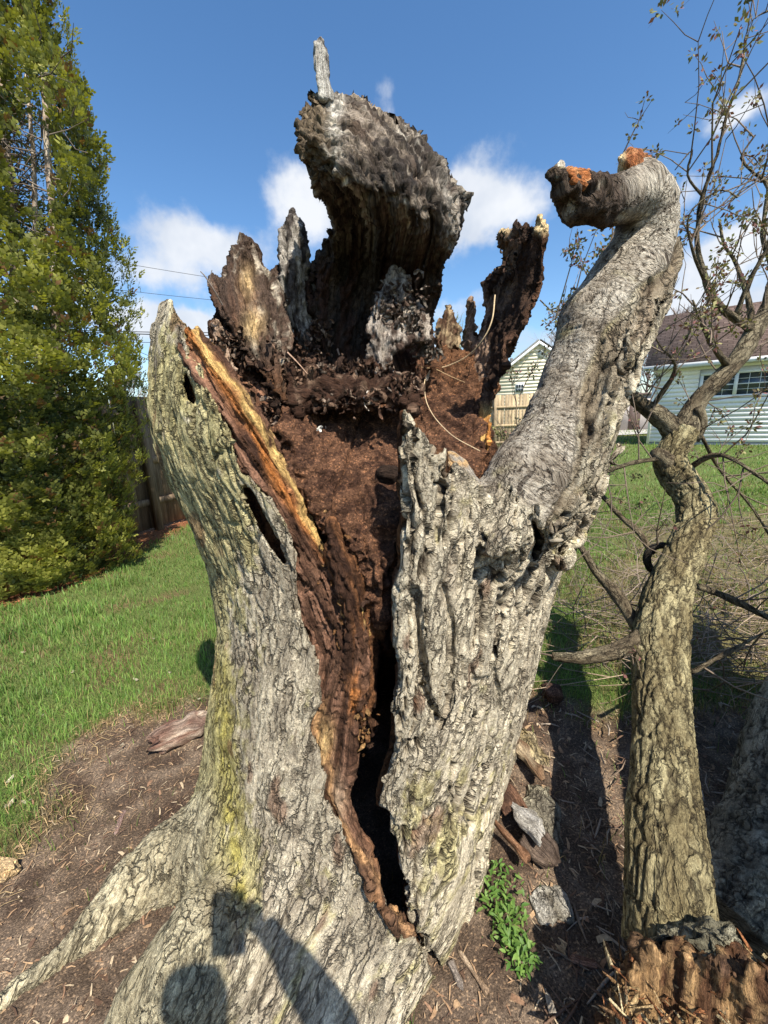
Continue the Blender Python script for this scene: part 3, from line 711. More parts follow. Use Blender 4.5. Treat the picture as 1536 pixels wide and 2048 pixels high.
# right rear wall
def ecol(V, gc, px, py, N):
    s = fbm(gc*np.array([45, 45, 9]), 3, 61)
    c = mixc(np.tile(A3(.045, .026, .018), (len(V), 1)), A3(.15, .08, .05)[None, :], sstep(-.2, .5, s))
    ed = sstep(-10, 30, gc[:, 0]*F-10)*sstep(-.3, .3, s+.1); c = mixc(c, A3(.36, .25, .18)[None, :], ed*.8)
    tip = sstep(478, 455, py)*(sstep(1065, 1078, px)+sstep(1025, 1015, px)); c = mixc(c, A3(.75, .58, .32)[None, :], np.clip(tip, 0, 1))
    og = sstep(795, 830, py); c = mixc(c, mixc(np.tile(ORG, (len(V), 1)), YLW[None, :], sstep(-.2, .5, s+.2*sstep(880, 930, py))), og*sstep(-.6, -.1, s+.3))
    return c
slab('snag', [(992, 469), (1001, 455), (1019, 462), (1034, 444), (1052, 451), (1069, 455), (1078, 431), (1089, 447), (1096, 451), (1094, 506), (1094, 542), (1081, 579), (1063, 619), (1034, 666), (1019, 705), (1012, 732), (1000, 766), (987, 789),
              (982, 812), (984, 846), (976, 914), (968, 950), (940, 940), (946, 900), (955, 869), (930, 823), (930, 780), (940, 755), (932, 709), (928, 675), (936, 637), (940, 602), (950, 618), (953, 646), (957, 666), (967, 648), (964, 630),
              (969, 596), (967, 573), (982, 555), (997, 535), (1004, 506), (994, 487)],
     [(1000, 480, 1.45), (1085, 450, 1.28), (1090, 540, 1.24), (1030, 560, 1.44), (975, 600, 1.56), (945, 620, 1.60), (945, 700, 1.55), (1000, 660, 1.42), (1030, 660, 1.26), (1005, 740, 1.26), (950, 800, 1.38), (980, 840, 1.18), (960, 920, 1.12), (945, 860, 1.2)],
     .04, .035, [(958, 950), (968, 850), (985, 760), (1010, 660), (1045, 560), (1050, 440)], ecol, rimd, jag=(.010, 45, 8), label='dark curved snag leaning right at the rear of the cavity')
print('snags', time.time()-T0)
# torn inner wood along the split edge of the left half
CAVL = [(x-(9 if 1250 < y < 1840 else 0)-(11 if 1400 < y < 1900 else 0), y) for x, y in [(394, 654), (412, 672), (440, 705), (480, 765), (515, 825), (545, 880), (575, 930), (600, 978), (622, 1042), (668, 1108), (690, 1151), (720, 1200), (748, 1262), (756, 1327), (742, 1380), (744, 1440), (730, 1537), (718, 1590), (735, 1640), (756, 1697), (774, 1775), (790, 1816), (832, 1858), (856, 1892), (872, 1950)]]
def tubeY(px, py, r=0.0):
    l = np.interp(py, LO[:, 0], LO[:, 1]); rr = np.interp(py, RO[:, 0], RO[:, 1]); a = (px-(l+rr)/2)/((rr-l)/2)
    z = CAMZ+ray(px, py)[2]*(.85/ray(px, py)[1]); D = .43+.26*math.exp(-max(z, 0)/.28)+.03*math.sin(px/60)
    return YC-D*math.sqrt(max(0.02, 1-a*a))+r
strip_poly = [(x-16, y) for x, y in BE] + CAVL[::-1]
sctrl = [(x, y, tubeY(x, y, .062)) for x, y in BE[::2]] + [(x, y, tubeY(x, y, .10 if y < 1300 else .085)) for x, y in CAVL[::3]]
yellow = Curve([(392, 650), (425, 720), (466, 765), (505, 830), (541, 885), (570, 940), (598, 982), (615, 1030), (640, 1075)])
orange = Curve([(425, 735), (480, 820), (525, 900), (560, 970), (600, 1030), (650, 1100), (676, 1145), (700, 1220), (700, 1330), (712, 1420)])
orange2 = Curve([(628, 1450), (655, 1510), (660, 1560), (690, 1640), (722, 1710), (760, 1790), (800, 1850)])
beEdge = Curve([(x+9, y) for x, y in BE if y > 1400])
def scol(V, gc, px, py, N):
    s = fbm(gc*np.array([60, 60, 6]), 3, 71); s2 = fbm(gc*np.array([25, 25, 8]), 2, 72)
    c = mixc(np.tile(A3(.07, .035, .022), (len(V), 1)), A3(.24, .13, .085)[None, :], sstep(-.3, .4, s+.1))
    o, a = orange(px, py); c = mixc(c, A3(.50, .19, .05)[None, :], np.exp(-(o/15)**2)*sstep(-.35, .2, s+s2+.1-.45*sstep(1050, 1200, py))*.9)
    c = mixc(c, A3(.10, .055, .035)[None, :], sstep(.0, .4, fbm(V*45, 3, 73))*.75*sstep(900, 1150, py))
    o, a = yellow(px, py); c = mixc(c, A3(.68, .45, .17)[None, :], np.exp(-((o+2+4*vnoise(V*25, 77))/8)**4)*sstep(-.55, -.05, s+s2*.5+.1))
    o, a = orange2(px, py); c = mixc(c, A3(.40, .21, .10)[None, :], np.exp(-((o+8)/9)**2)*sstep(-.05, .4, s+s2)*.8)
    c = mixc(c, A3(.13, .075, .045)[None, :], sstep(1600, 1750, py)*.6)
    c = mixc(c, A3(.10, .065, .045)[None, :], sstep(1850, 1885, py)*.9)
    o, a = beEdge(px, py); c = mixc(c, A3(.50, .29, .14)[None, :], np.exp(-((o+4*vnoise(V*30, 78))/5)**2)*sstep(1380, 1440, py)*sstep(1885, 1835, py)*sstep(-.6, -.1, s)*.9)
    k = np.exp(-(((px-648)/16)**2+((py-1480)/40)**2)); c = mixc(c, A3(.66, .46, .21)[None, :], k*.8*sstep(-.5, 0, s))
    k = np.exp(-(((px-672)/18)**2+((py-1600)/50)**2)); c = mixc(c, A3(.50, .38, .26)[None, :], k*.7*sstep(-.4, .1, s))
    return c
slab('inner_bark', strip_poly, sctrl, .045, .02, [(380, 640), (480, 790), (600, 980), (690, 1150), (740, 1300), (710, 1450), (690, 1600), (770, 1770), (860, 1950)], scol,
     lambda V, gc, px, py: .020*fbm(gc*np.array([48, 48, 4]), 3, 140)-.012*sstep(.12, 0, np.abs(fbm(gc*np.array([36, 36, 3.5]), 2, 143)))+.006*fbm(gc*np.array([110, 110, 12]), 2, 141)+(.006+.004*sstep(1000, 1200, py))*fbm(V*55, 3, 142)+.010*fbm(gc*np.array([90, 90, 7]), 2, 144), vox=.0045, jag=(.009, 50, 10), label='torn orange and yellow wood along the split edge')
# dark fibrous wall behind the strip, on the left of the cavity
def wcol(V, gc, px, py, N):
    s = fbm(gc*np.array([50, 50, 5]), 3, 81)
    return mixc(np.tile(A3(.06, .028, .017), (len(V), 1)), A3(.23, .12, .075)[None, :], sstep(-.1, .6, s))
slab('rotten_wall', [(395, 690), (440, 680), (500, 705), (560, 780), (610, 745), (640, 690), (720, 680), (860, 690), (850, 790), (760, 850), (660, 860), (630, 980), (600, 1010), (540, 930), (470, 800)],
     [(420, 700, 1.14), (520, 760, 1.25), (600, 800, 1.30), (700, 720, 1.48), (840, 720, 1.45), (750, 830, 1.34), (600, 950, 1.08), (500, 850, 1.06), (560, 880, 1.14), (640, 860, 1.26)], .06, .05, [(470, 640), (560, 800), (620, 1000)],
     wcol, lambda V, gc, px, py: .022*fbm(gc*np.array([40, 40, 6]), 3, 150)+.006*fbm(V*80, 2, 151), jag=(.012, 40, 7))
# ledge of crumpled rot with flaps
slab('rotten_ledge', [(548, 735), (580, 722), (640, 730), (700, 738), (745, 752), (800, 742), (838, 780), (826, 822), (800, 836), (775, 800), (742, 812), (705, 835), (690, 812), (655, 842), (628, 800), (600, 835), (580, 812), (560, 790)],
     [(560, 750, 1.18), (640, 750, 1.22), (700, 780, 1.16), (620, 820, 1.16), (760, 770, 1.2), (820, 800, 1.14)], .05, .03, [(540, 770), (840, 800)],
     lambda V, gc, px, py, N: mixc(np.tile(A3(.055, .028, .018), (len(V), 1)), A3(.22, .145, .10)[None, :], sstep(.0, .6, fbm(V*np.array([50, 50, 30]), 3, 85))),
     lambda V, gc, px, py: .035*fbm(V*np.array([17, 17, 13]), 4, 160, .62)+.008*fbm(V*90, 2, 161), jag=(.016, 30, 30), label='crumpled rotten ledge across the cavity')
# crumbled brown rot filling the hollow
soilP = [(862, 712), (884, 690), (905, 686), (925, 692), (950, 706), (985, 760), (975, 830), (975, 960), (930, 975), (850, 1010), (830, 1120), (800, 1200), (762, 1250), (738, 1225), (700, 1150), (640, 1080), (600, 1000), (560, 930), (545, 860), (570, 815), (650, 830), (740, 800), (835, 790), (850, 720)]
def soil_col(V, gc, px, py, N):
    s = fbm(V*30, 3, 86); s2 = fbm(V*110, 2, 87)
    c = mixc(np.tile(A3(.052, .027, .018), (len(V), 1)), A3(.135, .070, .042)[None, :], sstep(-.4, .4, s+s2*.5))
    return mixc(c, A3(.15, .072, .034)[None, :], sstep(830, 900, px)*sstep(830, 700, py)*.4)
slab('crumbled_rot', soilP, [(890, 640, 1.58), (880, 700, 1.50), (940, 760, 1.44), (960, 860, 1.22), (930, 940, 1.10), (850, 800, 1.38), (850, 900, 1.2), (760, 830, 1.36), (650, 850, 1.24), (600, 840, 1.16), (700, 900, 1.22), (780, 960, 1.10), (700, 1000, 1.08),
      (620, 980, 1.02), (700, 1080, 1.0), (780, 1080, 1.0), (760, 1200, .96), (820, 1000, 1.02), (560, 900, 1.05)], .09, .05, [(850, 650), (700, 1000), (770, 1260)], soil_col,
     lambda V, gc, px, py: .030*fbm(V*15, 3, 170)+.014*fbm(V*45, 3, 171)-.016*sstep(.1, 0, np.abs(fbm(gc*np.array([12, 12, 3]), 2, 173)))+.005*fbm(V*120, 2, 172), mat=MSOIL, jag=(.010, 30, 30), vox=.0042, label='slope of crumbled brown rot filling the hollow')
slab('snag', [(866, 700), (872, 655), (884, 625), (897, 608), (904, 622), (914, 632), (918, 655), (914, 690), (900, 705), (880, 712)], [(895, 620, 1.60), (890, 690, 1.52), (910, 660, 1.56)], .035, .02, [(890, 710), (896, 610)],
     grey_col(58, base=A3(.10, .055, .035), hi=A3(.42, .32, .20), bias=-.05), rimd, jag=(.012, 40, 14), label='small brown jag above the brown rot, right of the hood')
# fibrous dark wedge below the rot, above the crack
slab('rotten_fibre', [(664, 1040), (700, 1090), (745, 1150), (775, 1190), (784, 1240), (782, 1300), (756, 1290), (745, 1420), (735, 1500), (715, 1450), (690, 1330), (680, 1200), (655, 1110)],
     [(670, 1060, .93), (760, 1180, .96), (760, 1280, .97), (700, 1300, .90), (730, 1450, .90), (690, 1200, .90)], .04, .03, [(655, 1020), (720, 1180), (745, 1300), (735, 1480)],
     lambda V, gc, px, py, N: mixc(mixc(np.tile(A3(.05, .025, .016), (len(V), 1)), A3(.22, .10, .045)[None, :], sstep(-.1, .5, fbm(gc*np.array([60, 60, 5]), 3, 88))), ORG[None, :]*.7, np.exp(-(((px-752)/14)**2+((py-1160)/50)**2))),
     lambda V, gc, px, py: .018*fbm(gc*np.array([50, 50, 5]), 3, 180)+.007*fbm(V*90, 2, 181), jag=(.012, 45, 7))
# dark knot in the rot
slab('knot', [(752, 940), (765, 927), (795, 932), (808, 945), (806, 975), (790, 985), (764, 975), (750, 960)], [(778, 955, 1.03)], .045, .03, [(750, 950), (808, 955)],
     lambda V, gc, px, py, N: np.tile(A3(.035, .022, .016), (len(V), 1)), d_wood(.006, (30, 30, 30), 9), jag=(.003, 30, 30), vox=.004)
# broken stub of orange wood on the limb, and raw wood in the hook
slab('torn_stub', [(1240, 345), (1237, 318), (1244, 306), (1262, 300), (1290, 301), (1300, 312), (1304, 342), (1270, 352)], [(1270, 325, 1.06)], .045, .03, [(1270, 350), (1270, 300)],
     lambda V, gc, px, py, N: mixc(mixc(np.tile(A3(.36, .13, .05), (len(V), 1)), A3(.55, .26, .12)[None, :], sstep(-.2, .4, fbm(V*60, 3, 89))), A3(.85, .66, .38)[None, :], sstep(1256, 1246, px)), d_wood(.008, (50, 50, 20), 12, .006), jag=(.006, 60, 20), vox=.0035)
slab('torn_stub', [(1124, 342), (1140, 334), (1167, 339), (1190, 348), (1214, 351), (1226, 378), (1190, 384), (1135, 378)], [(1130, 352, .935), (1175, 360, .965), (1215, 364, 1.0)], .045, .02, [(1125, 345), (1215, 362)],
     lambda V, gc, px, py, N: mixc(np.tile(A3(.42, .15, .05), (len(V), 1)), A3(.62, .30, .13)[None, :], sstep(-.3, .4, fbm(V*60, 3, 89))), d_wood(.008, (60, 60, 20), 13, .006), jag=(.006, 60, 20), vox=.0035)
slab('torn_stub', [(1108, 345), (1104, 332), (1114, 322), (1121, 316), (1128, 322), (1131, 345)], [(1118, 332, .94)], .015, .01, [(1118, 350), (1120, 316)],
     lambda V, gc, px, py, N: mixc(np.tile(A3(.2, .17, .13), (len(V), 1)), A3(.8, .74, .62)[None, :], sstep(1113, 1118, px)), d_wood(.004, (50, 50, 20), 14, .002), jag=(.003, 60, 20), vox=.003, keep=50)
slab('broken_socket', [(885, 925), (895, 905), (912, 898), (935, 915), (965, 970), (960, 985), (930, 950), (925, 975), (905, 955)], [(890, 920, .92), (930, 930, .93), (960, 975, .90)], .02, .015, [(890, 900), (965, 985)],
     lambda V, gc, px, py, N: mixc(np.tile(A3(.35, .31, .26), (len(V), 1)), A3(.55, .36, .18)[None, :], sstep(0, .4, fbm(V*40, 3, 89))), d_wood(.006, (50, 50, 12), 15, .003), jag=(.006, 50, 12), vox=.0035)
slab('rotten_wall', [(425, 650), (440, 618), (470, 640), (520, 610), (560, 590), (600, 575), (630, 560), (650, 600), (740, 640), (860, 640), (872, 720), (760, 770), (600, 770), (500, 740), (440, 720)],
     [(440, 650, 1.26), (540, 620, 1.42), (620, 590, 1.5), (740, 680, 1.52), (860, 680, 1.55), (560, 740, 1.34), (760, 760, 1.42)], .05, .03, [(600, 780), (620, 560)],
     lambda V, gc, px, py, N: mixc(np.tile(A3(.06, .032, .022), (len(V), 1)), A3(.27, .17, .12)[None, :], sstep(.0, .6, fbm(gc*np.array([40, 40, 9]), 3, 83))),
     lambda V, gc, px, py: .026*fbm(gc*np.array([38, 38, 8]), 3, 152)+.010*fbm(V*70, 3, 153), jag=(.016, 36, 8), vox=.0055)
# curled flakes of rotten wood over ledge, walls and slope
def flakes(n, zones, cols, seed):
    r = np.random.default_rng(seed); Vs, Qs, Cs, k = [], [], [], 0
    for i in range(n):
        x0, y0, Ya, sx, sy = zones[r.integers(0, len(zones))]; px, py = r.normal(x0, sx), r.normal(y0, sy)
        L = r.uniform(.008, .034); w = L*r.uniform(.25, .6); d = r.normal(0, 1, 3)+np.array([0, 0, .8]); d /= np.linalg.norm(d); v = np.cross(d, r.normal(0, 1, 3)); v /= np.linalg.norm(v); nn = np.cross(d, v)
        p = at(px, py, Ya); rows = []
        for s in np.linspace(-1, 1, 4):
            for t in (-1, 0, 1): rows.append(p+d*L*s*.5+v*w*t*.5*(1-.45*abs(s))*r.uniform(.7, 1.2)+nn*(L*.25*s*s+w*.3*t*t)+r.normal(0, .0012, 3))
        rows = np.array(rows); rows = np.vstack([rows, rows-nn*.002]); Vs.append(rows)
        q = [(3*a+b, 3*a+b+1, 3*a+b+4, 3*a+b+3) for a in range(3) for b in range(2)]; q += [tuple(12+z for z in f[::-1]) for f in q]; Qs.append(np.array(q)+k); k += 24
        Cs.append(np.tile(A3(*cols[r.integers(0, len(cols))])*r.uniform(.5, 1.2), (24, 1)))
    V = np.concatenate(Vs); o = mesh_obj('rotten_flakes', V, np.concatenate(Qs), MWOOD, STUMP, attrs={'gc': V, 'col': np.concatenate(Cs)}); o['kind'] = 'stuff'
FC = [(.30, .19, .13), (.16, .09, .06), (.08, .045, .03), (.40, .30, .23), (.11, .06, .04), (.06, .035, .025)]
flakes(420, [(600, 735, 1.16, 35, 14), (680, 745, 1.19, 40, 14), (750, 745, 1.17, 30, 16), (810, 770, 1.12, 18, 22), (620, 690, 1.3, 22, 20), (700, 800, 1.10, 50, 14), (640, 660, 1.36, 12, 20)], FC, 501)
flakes(260, [(800, 600, 1.25, 22, 28), (820, 650, 1.24, 20, 16), (770, 640, 1.22, 14, 30), (850, 700, 1.3, 16, 20)], [(.42, .36, .30), (.28, .22, .18), (.12, .08, .06)], 502)
flakes(240, [(560, 760, 1.16, 20, 30), (500, 720, 1.13, 22, 22), (460, 690, 1.12, 16, 18), (540, 830, 1.08, 14, 30)], FC, 503)
flakes(60, [(1050, 480, 1.30, 18, 8), (1020, 520, 1.38, 10, 20), (1020, 560, 1.42, 8, 30)], [(.16, .10, .07), (.10, .06, .045), (.28, .2, .14)], 504)
flakes(200, [(680, 1150, .92, 24, 50), (700, 1300, .88, 20, 70), (720, 1430, .87, 12, 40), (735, 1120, .98, 30, 40)], [(.14, .07, .04), (.28, .14, .06), (.08, .045, .03), (.42, .25, .11)], 505)
print('stump done', time.time()-T0, sum(len(o.data.polygons) for o in bpy.data.objects if o.type == 'MESH'))
#%%REST
# ------------------------------------------------------------------ mesh batches (quads only)
class MB:
    def __init__(s): s.V = []; s.Q = []; s.c = []; s.g = []; s.n = 0
    def add(s, V, Q, col=(.5, .5, .5), gc=None):
        V = np.asarray(V, float); s.V.append(V); s.Q.append(np.asarray(Q)+s.n); s.n += len(V)
        col = np.asarray(col, float); s.c.append(np.broadcast_to(col, (len(V), 3))); s.g.append(V if gc is None else gc)
    def build(s, name, mat, parent=None, smooth=True):
        return mesh_obj(name, np.concatenate(s.V), np.concatenate(s.Q), mat, parent, smooth, {'col': np.clip(np.concatenate(s.c), .003, .95), 'gc': np.concatenate(s.g)})
def resample(P, R, step):
    P = np.asarray(P, float); R = np.asarray(R, float); n = len(P)
    Pe = np.vstack([2*P[0]-P[1], P, 2*P[-1]-P[-2]]); out = []; ro = []
    for i in range(n-1):
        p0, p1, p2, p3 = Pe[i], Pe[i+1], Pe[i+2], Pe[i+3]; m = max(1, int(np.linalg.norm(p2-p1)/step))
        for k in range(m):
            t = k/m
            out.append(.5*((2*p1)+(-p0+p2)*t+(2*p0-5*p1+4*p2-p3)*t*t+(-p0+3*p1-3*p2+p3)*t**3)); ro.append(R[i]*(1-t)+R[i+1]*t)
    out.append(P[-1]); ro.append(R[-1])
    return np.array(out), np.array(ro)
def tube(P, R, seg=8, step=.05, cap=True):
    P, R = resample(P, R, step); T = np.gradient(P, axis=0); T /= np.maximum(np.linalg.norm(T, axis=1), 1e-9)[:, None]
    a = np.cross(T[0], [0.3, 0.2, 1.0]); a /= np.linalg.norm(a); A = []
    for t in T:
        a = a-t*(a@t); a /= max(np.linalg.norm(a), 1e-9); A.append(a)
    A = np.array(A); B = np.cross(T, A); th = np.linspace(0, 2*math.pi, seg, endpoint=False)
    ring = A[:, None]*np.cos(th)[None, :, None]+B[:, None]*np.sin(th)[None, :, None]
    V = (P[:, None]+ring*R[:, None, None]).reshape(-1, 3); L = np.concatenate([[0], np.cumsum(np.linalg.norm(np.diff(P, axis=0), axis=1))])
    g_ = np.stack([(np.cos(th)[None]*R[:, None]).ravel(), (np.sin(th)[None]*R[:, None]).ravel(), np.repeat(L, seg)], 1)
    i = np.arange(len(P)-1)[:, None]*seg; j = np.arange(seg)[None]; k = (j+1) % seg
    Q = np.stack([i+j, i+k, i+seg+k, i+seg+j], -1).reshape(-1, 4)
    if cap:
        for base, cpt, fl in ((0, P[0], 1), ((len(P)-1)*seg, P[-1], 0)):
            ci = len(V); V = np.vstack([V, cpt]); g_ = np.vstack([g_, g_[base]])
            q = [(base+m, ci, ci, base+(m+1) % seg)[::(1 if fl else -1)] for m in range(0)]
            for m in range(0, seg, 2):
                f = [base+m, base+(m+1) % seg, base+(m+2) % seg, ci]
                q.append(f[::-1] if fl else f)
            Q = np.vstack([Q, np.array(q)])
    rg = ring.reshape(-1, 3)
    return V, Q, g_, np.vstack([rg, np.zeros((len(V)-len(rg), 3))])
def box_vq(lo, hi):
    x0, y0, z0 = lo; x1, y1, z1 = hi
    V = [(x0, y0, z0), (x1, y0, z0), (x1, y1, z0), (x0, y1, z0), (x0, y0, z1), (x1, y0, z1), (x1, y1, z1), (x0, y1, z1)]
    Q = [(0, 3, 2, 1), (4, 5, 6, 7), (0, 1, 5, 4), (1, 2, 6, 5), (2, 3, 7, 6), (3, 0, 4, 7)]
    return np.array(V, float), np.array(Q)
def frame_box(o, ax, ay, az, lo, hi):
    V, Q = box_vq(lo, hi); return np.asarray(o)+V[:, :1]*np.asarray(ax)+V[:, 1:2]*np.asarray(ay)+V[:, 2:]*np.asarray(az), Q

# ------------------------------------------------------------------ more materials
def mat_attr(name, rough=.8, nscale=60, lo=.8, hi=1.2, bump=.3, bd=.003, spec=.2, trans=0.0):
    m, g = newmat(name)
    col = g.n('ShaderNodeAttribute', attribute_name='col').outputs['Color']; p = g.n('ShaderNodeTexCoord').outputs['Object']
    n = g.noise(p, nscale, 4, .6)
    c = g.mix(1.0, col, g.ramp(n, [(.3, (lo,)*3), (.7, (hi,)*3)]), 'MULTIPLY')
    pr = principled(g, c, rough, n, bump, bd, spec)
    if trans:
        t = g.n('ShaderNodeBsdfTranslucent', {'Color': g.mix(1.0, c, (1.2, 1.25, .55), 'MULTIPLY')})
        mx = g.n('ShaderNodeMixShader', {0: trans, 1: pr.outputs[0], 2: t.outputs[0]})
        o = [x for x in g.nt.nodes if x.type == 'OUTPUT_MATERIAL'][0]; g.nt.links.new(mx.outputs[0], o.inputs[0])
    return m
MLEAF = mat_attr('leaf', .55, 25, .8, 1.25, 0, .001, .35, .3)
MGRASS = mat_attr('grass_blade', .5, 9, .75, 1.3, 0, .001, .3, .35)
MTWIG = mat_attr('twig_bark', .8, 160, .65, 1.3, .6, .002)
MPAINT = mat_attr('painted_siding', .55, 14, .93, 1.05, .05, .002, .3)
MBLOS = mat_attr('blossom', .7, 60, .7, 1.3, 0, .001, .2, .2)
MCLOTH = mat_attr('cloth', .9, 200, .85, 1.15, .4, .001, .1)
MSKIN = mat_attr('skin', .5, 30, .95, 1.05, .1, .001, .3)
def make_plank(name, base, hi):
    m, g = newmat(name); p = g.n('ShaderNodeTexCoord').outputs['Object']
    r = g.n('ShaderNodeObjectInfo').outputs['Random']
    off = g.n('ShaderNodeCombineXYZ', {0: g.math('MULTIPLY', r, 37.0), 1: g.math('MULTIPLY', r, 11.0)}).outputs[0]
    v = g.n('ShaderNodeVectorMath', {0: p, 1: off}, operation='ADD').outputs[0]
    s = g.noise(vstretch(g, v, 70, 70, 3.0), 1.0, 5, .65, .6); b = g.noise(vstretch(g, v, 6, 6, 2.0), 1.0, 4)
    c = g.ramp(s, [(.3, tuple(x*.6 for x in base)), (.5, base), (.68, hi)])
    c = g.mix(1.0, c, g.ramp(b, [(.35, (.62, .60, .6)), (.6, (1.1, 1.08, 1.05))]), 'MULTIPLY')
    c = g.mix(1.0, c, g.ramp(r, [(0, (.78, .76, .74)), (1, (1.15, 1.12, 1.05))]), 'MULTIPLY')
    principled(g, c, .85, s, .4, .004, .15); return m
MFENCE = make_plank('fence_wood', (.20, .145, .095), (.32, .25, .175))
MFENCE2 = make_plank('fence_wood_pale', (.40, .32, .21), (.52, .43, .30))
def make_shingle(name, cs):
    m, g = newmat(name); p = g.n('ShaderNodeAttribute', attribute_name='gc').outputs['Vector']
    v = g.n('ShaderNodeTexBrick', {'Vector': p, 'Scale': 1.0, 'Mortar Size': .012, 'Brick Width': .33, 'Row Height': .14, 'Color1': col4(cs[0]), 'Color2': col4(cs[1]), 'Mortar': col4(tuple(x*.5 for x in cs[0])), 'Bias': 0.0})
    n = g.noise(p, 9, 5, .7); c = g.mix(1.0, v.outputs['Color'], g.ramp(n, [(.3, (.7, .7, .7)), (.7, (1.3, 1.28, 1.25))]), 'MULTIPLY')
    principled(g, c, .95, n, .4, .01, .1); return m
MROOF = make_shingle('shingle_brown', ((.14, .098, .082), (.23, .165, .135)))
MROOF2 = make_shingle('shingle_grey', ((.13, .14, .14), (.19, .20, .20)))
mg, g_ = newmat('window_glass'); principled(g_, (.03, .04, .045, 1), .06, spec=.8); MGLASS = mg
mg, g_ = newmat('metal_cable'); principled(g_, (.02, .02, .022, 1), .5); MCABLE = mg
mg, g_ = newmat('phone_glass'); principled(g_, (.01, .01, .012, 1), .15, spec=.6); MPHONE = mg

# ------------------------------------------------------------------ ground
dirtW = Poly([tuple(atz(x, y)[:2]*1000) for x, y in [(-300, 1990), (-60, 1800), (0, 1760), (60, 1700), (140, 1640), (100, 1570), (160, 1500), (250, 1440), (330, 1425), (430, 1405), (700, 1370), (1075, 1390), (1130, 1420),
             (1180, 1430), (1230, 1450), (1330, 1420), (1540, 1390), (1800, 1400)]]+[(3200, 500), (3200, -2500), (-3000, -2500), (-3000, 400)], step=25, pad=900)
mulchW = Poly([tuple(atz(x, y)[:2]*1000) for x, y in [(-500, 1330), (0, 1212), (130, 1180), (235, 1130), (300, 1085), (375, 1050), (420, 1030), (330, 1015), (100, 1040), (-500, 1100)]], step=40, pad=900)
trampW = Poly([tuple(atz(x, y)[:2]*1000) for x, y in [(1180, 1190), (1300, 1060), (1560, 1020), (1900, 1020), (2000, 1330), (1560, 1370), (1250, 1330)]], step=40, pad=900)
def gz(x, y):
    P = np.stack([np.atleast_1d(x), np.atleast_1d(y), np.zeros(np.size(x))], 1)
    d = dirtW(P[:, 0]*1000, P[:, 1]*1000)/1000
    r = np.hypot(P[:, 0], P[:, 1]-YC)
    near = sstep(6, 3, np.hypot(P[:, 0], P[:, 1]))
    z = .035*vnoise(P*1.1, 201)*sstep(.6, 2, r)+.012*vnoise(P*5, 202)*near+.05*sstep(1.1, .4, r)
    z = z+np.where(d < .1, near*(.010*fbm(P*22, 3, 203)+.004*vnoise(P*90, 206)), 0)-.02*sstep(.1, -.15, d)
    return z
def grid_axis(lo, hi, near, fine, grow=1.13):
    a = list(np.arange(near[0], near[1]+fine, fine)); s = fine
    x = a[-1]
    while x < hi: s *= grow; x += s; a.append(x)
    s = fine; x = a[0]
    while x > lo: s *= grow; x -= s; a.insert(0, x)
    return np.array(a)
gx = grid_axis(-260, 260, (-1.7, 1.9), .0135); gy = grid_axis(-60, 420, (.35, 2.4), .0135)
X, Y = np.meshgrid(gx, gy); X, Y = X.ravel(), Y.ravel()
Pg = np.stack([X, Y, gz(X, Y)], 1); nx = len(gx)
i = np.arange(len(gy)-1)[:, None]*nx+np.arange(nx-1)[None]; Qg = np.stack([i, i+1, i+nx+1, i+nx], -1).reshape(-1, 4)
dd = dirtW(X*1000, Y*1000)/1000; dm = mulchW(X*1000, Y*1000)/1000; dt_ = trampW(X*1000, Y*1000)/1000
n = fbm(Pg*np.array([9, 9, 0])+5, 3, 210); soilm = sstep(.10, -.04, dd+.09*n)
gcol = mixc(np.tile(A3(.10, .13, .04), (len(X), 1)), A3(.13, .10, .05)[None, :], sstep(.1, .6, fbm(Pg*3, 3, 211)))
gcol = mixc(gcol, A3(.17, .14, .075)[None, :], sstep(.25, -.1, dt_+.2*n)*.7)
gcol = mixc(gcol, mixc(np.tile(A3(.105, .076, .055), (len(X), 1)), A3(.20, .15, .11)[None, :], sstep(-.2, .4, fbm(Pg*np.array([14, 14, 0]), 3, 212))), soilm)
gcol = mixc(gcol, A3(.060, .040, .030)[None, :], soilm*sstep(.05, .5, fbm(Pg*np.array([5, 5, 0]), 3, 213))*.8)
gcol = mixc(gcol, A3(.22, .15, .085)[None, :], soilm*sstep(-.15, .02, dd)*.55*sstep(-.2, .3, n))
gcol = mixc(gcol, A3(.20, .085, .04)[None, :], sstep(.08, -.05, dm+.08*n))
ground = mesh_obj('ground', Pg, Qg, MSOIL, attrs={'col': gcol, 'gc': Pg}); tag(ground, kind='structure')
print('ground', time.time()-T0, len(Qg))

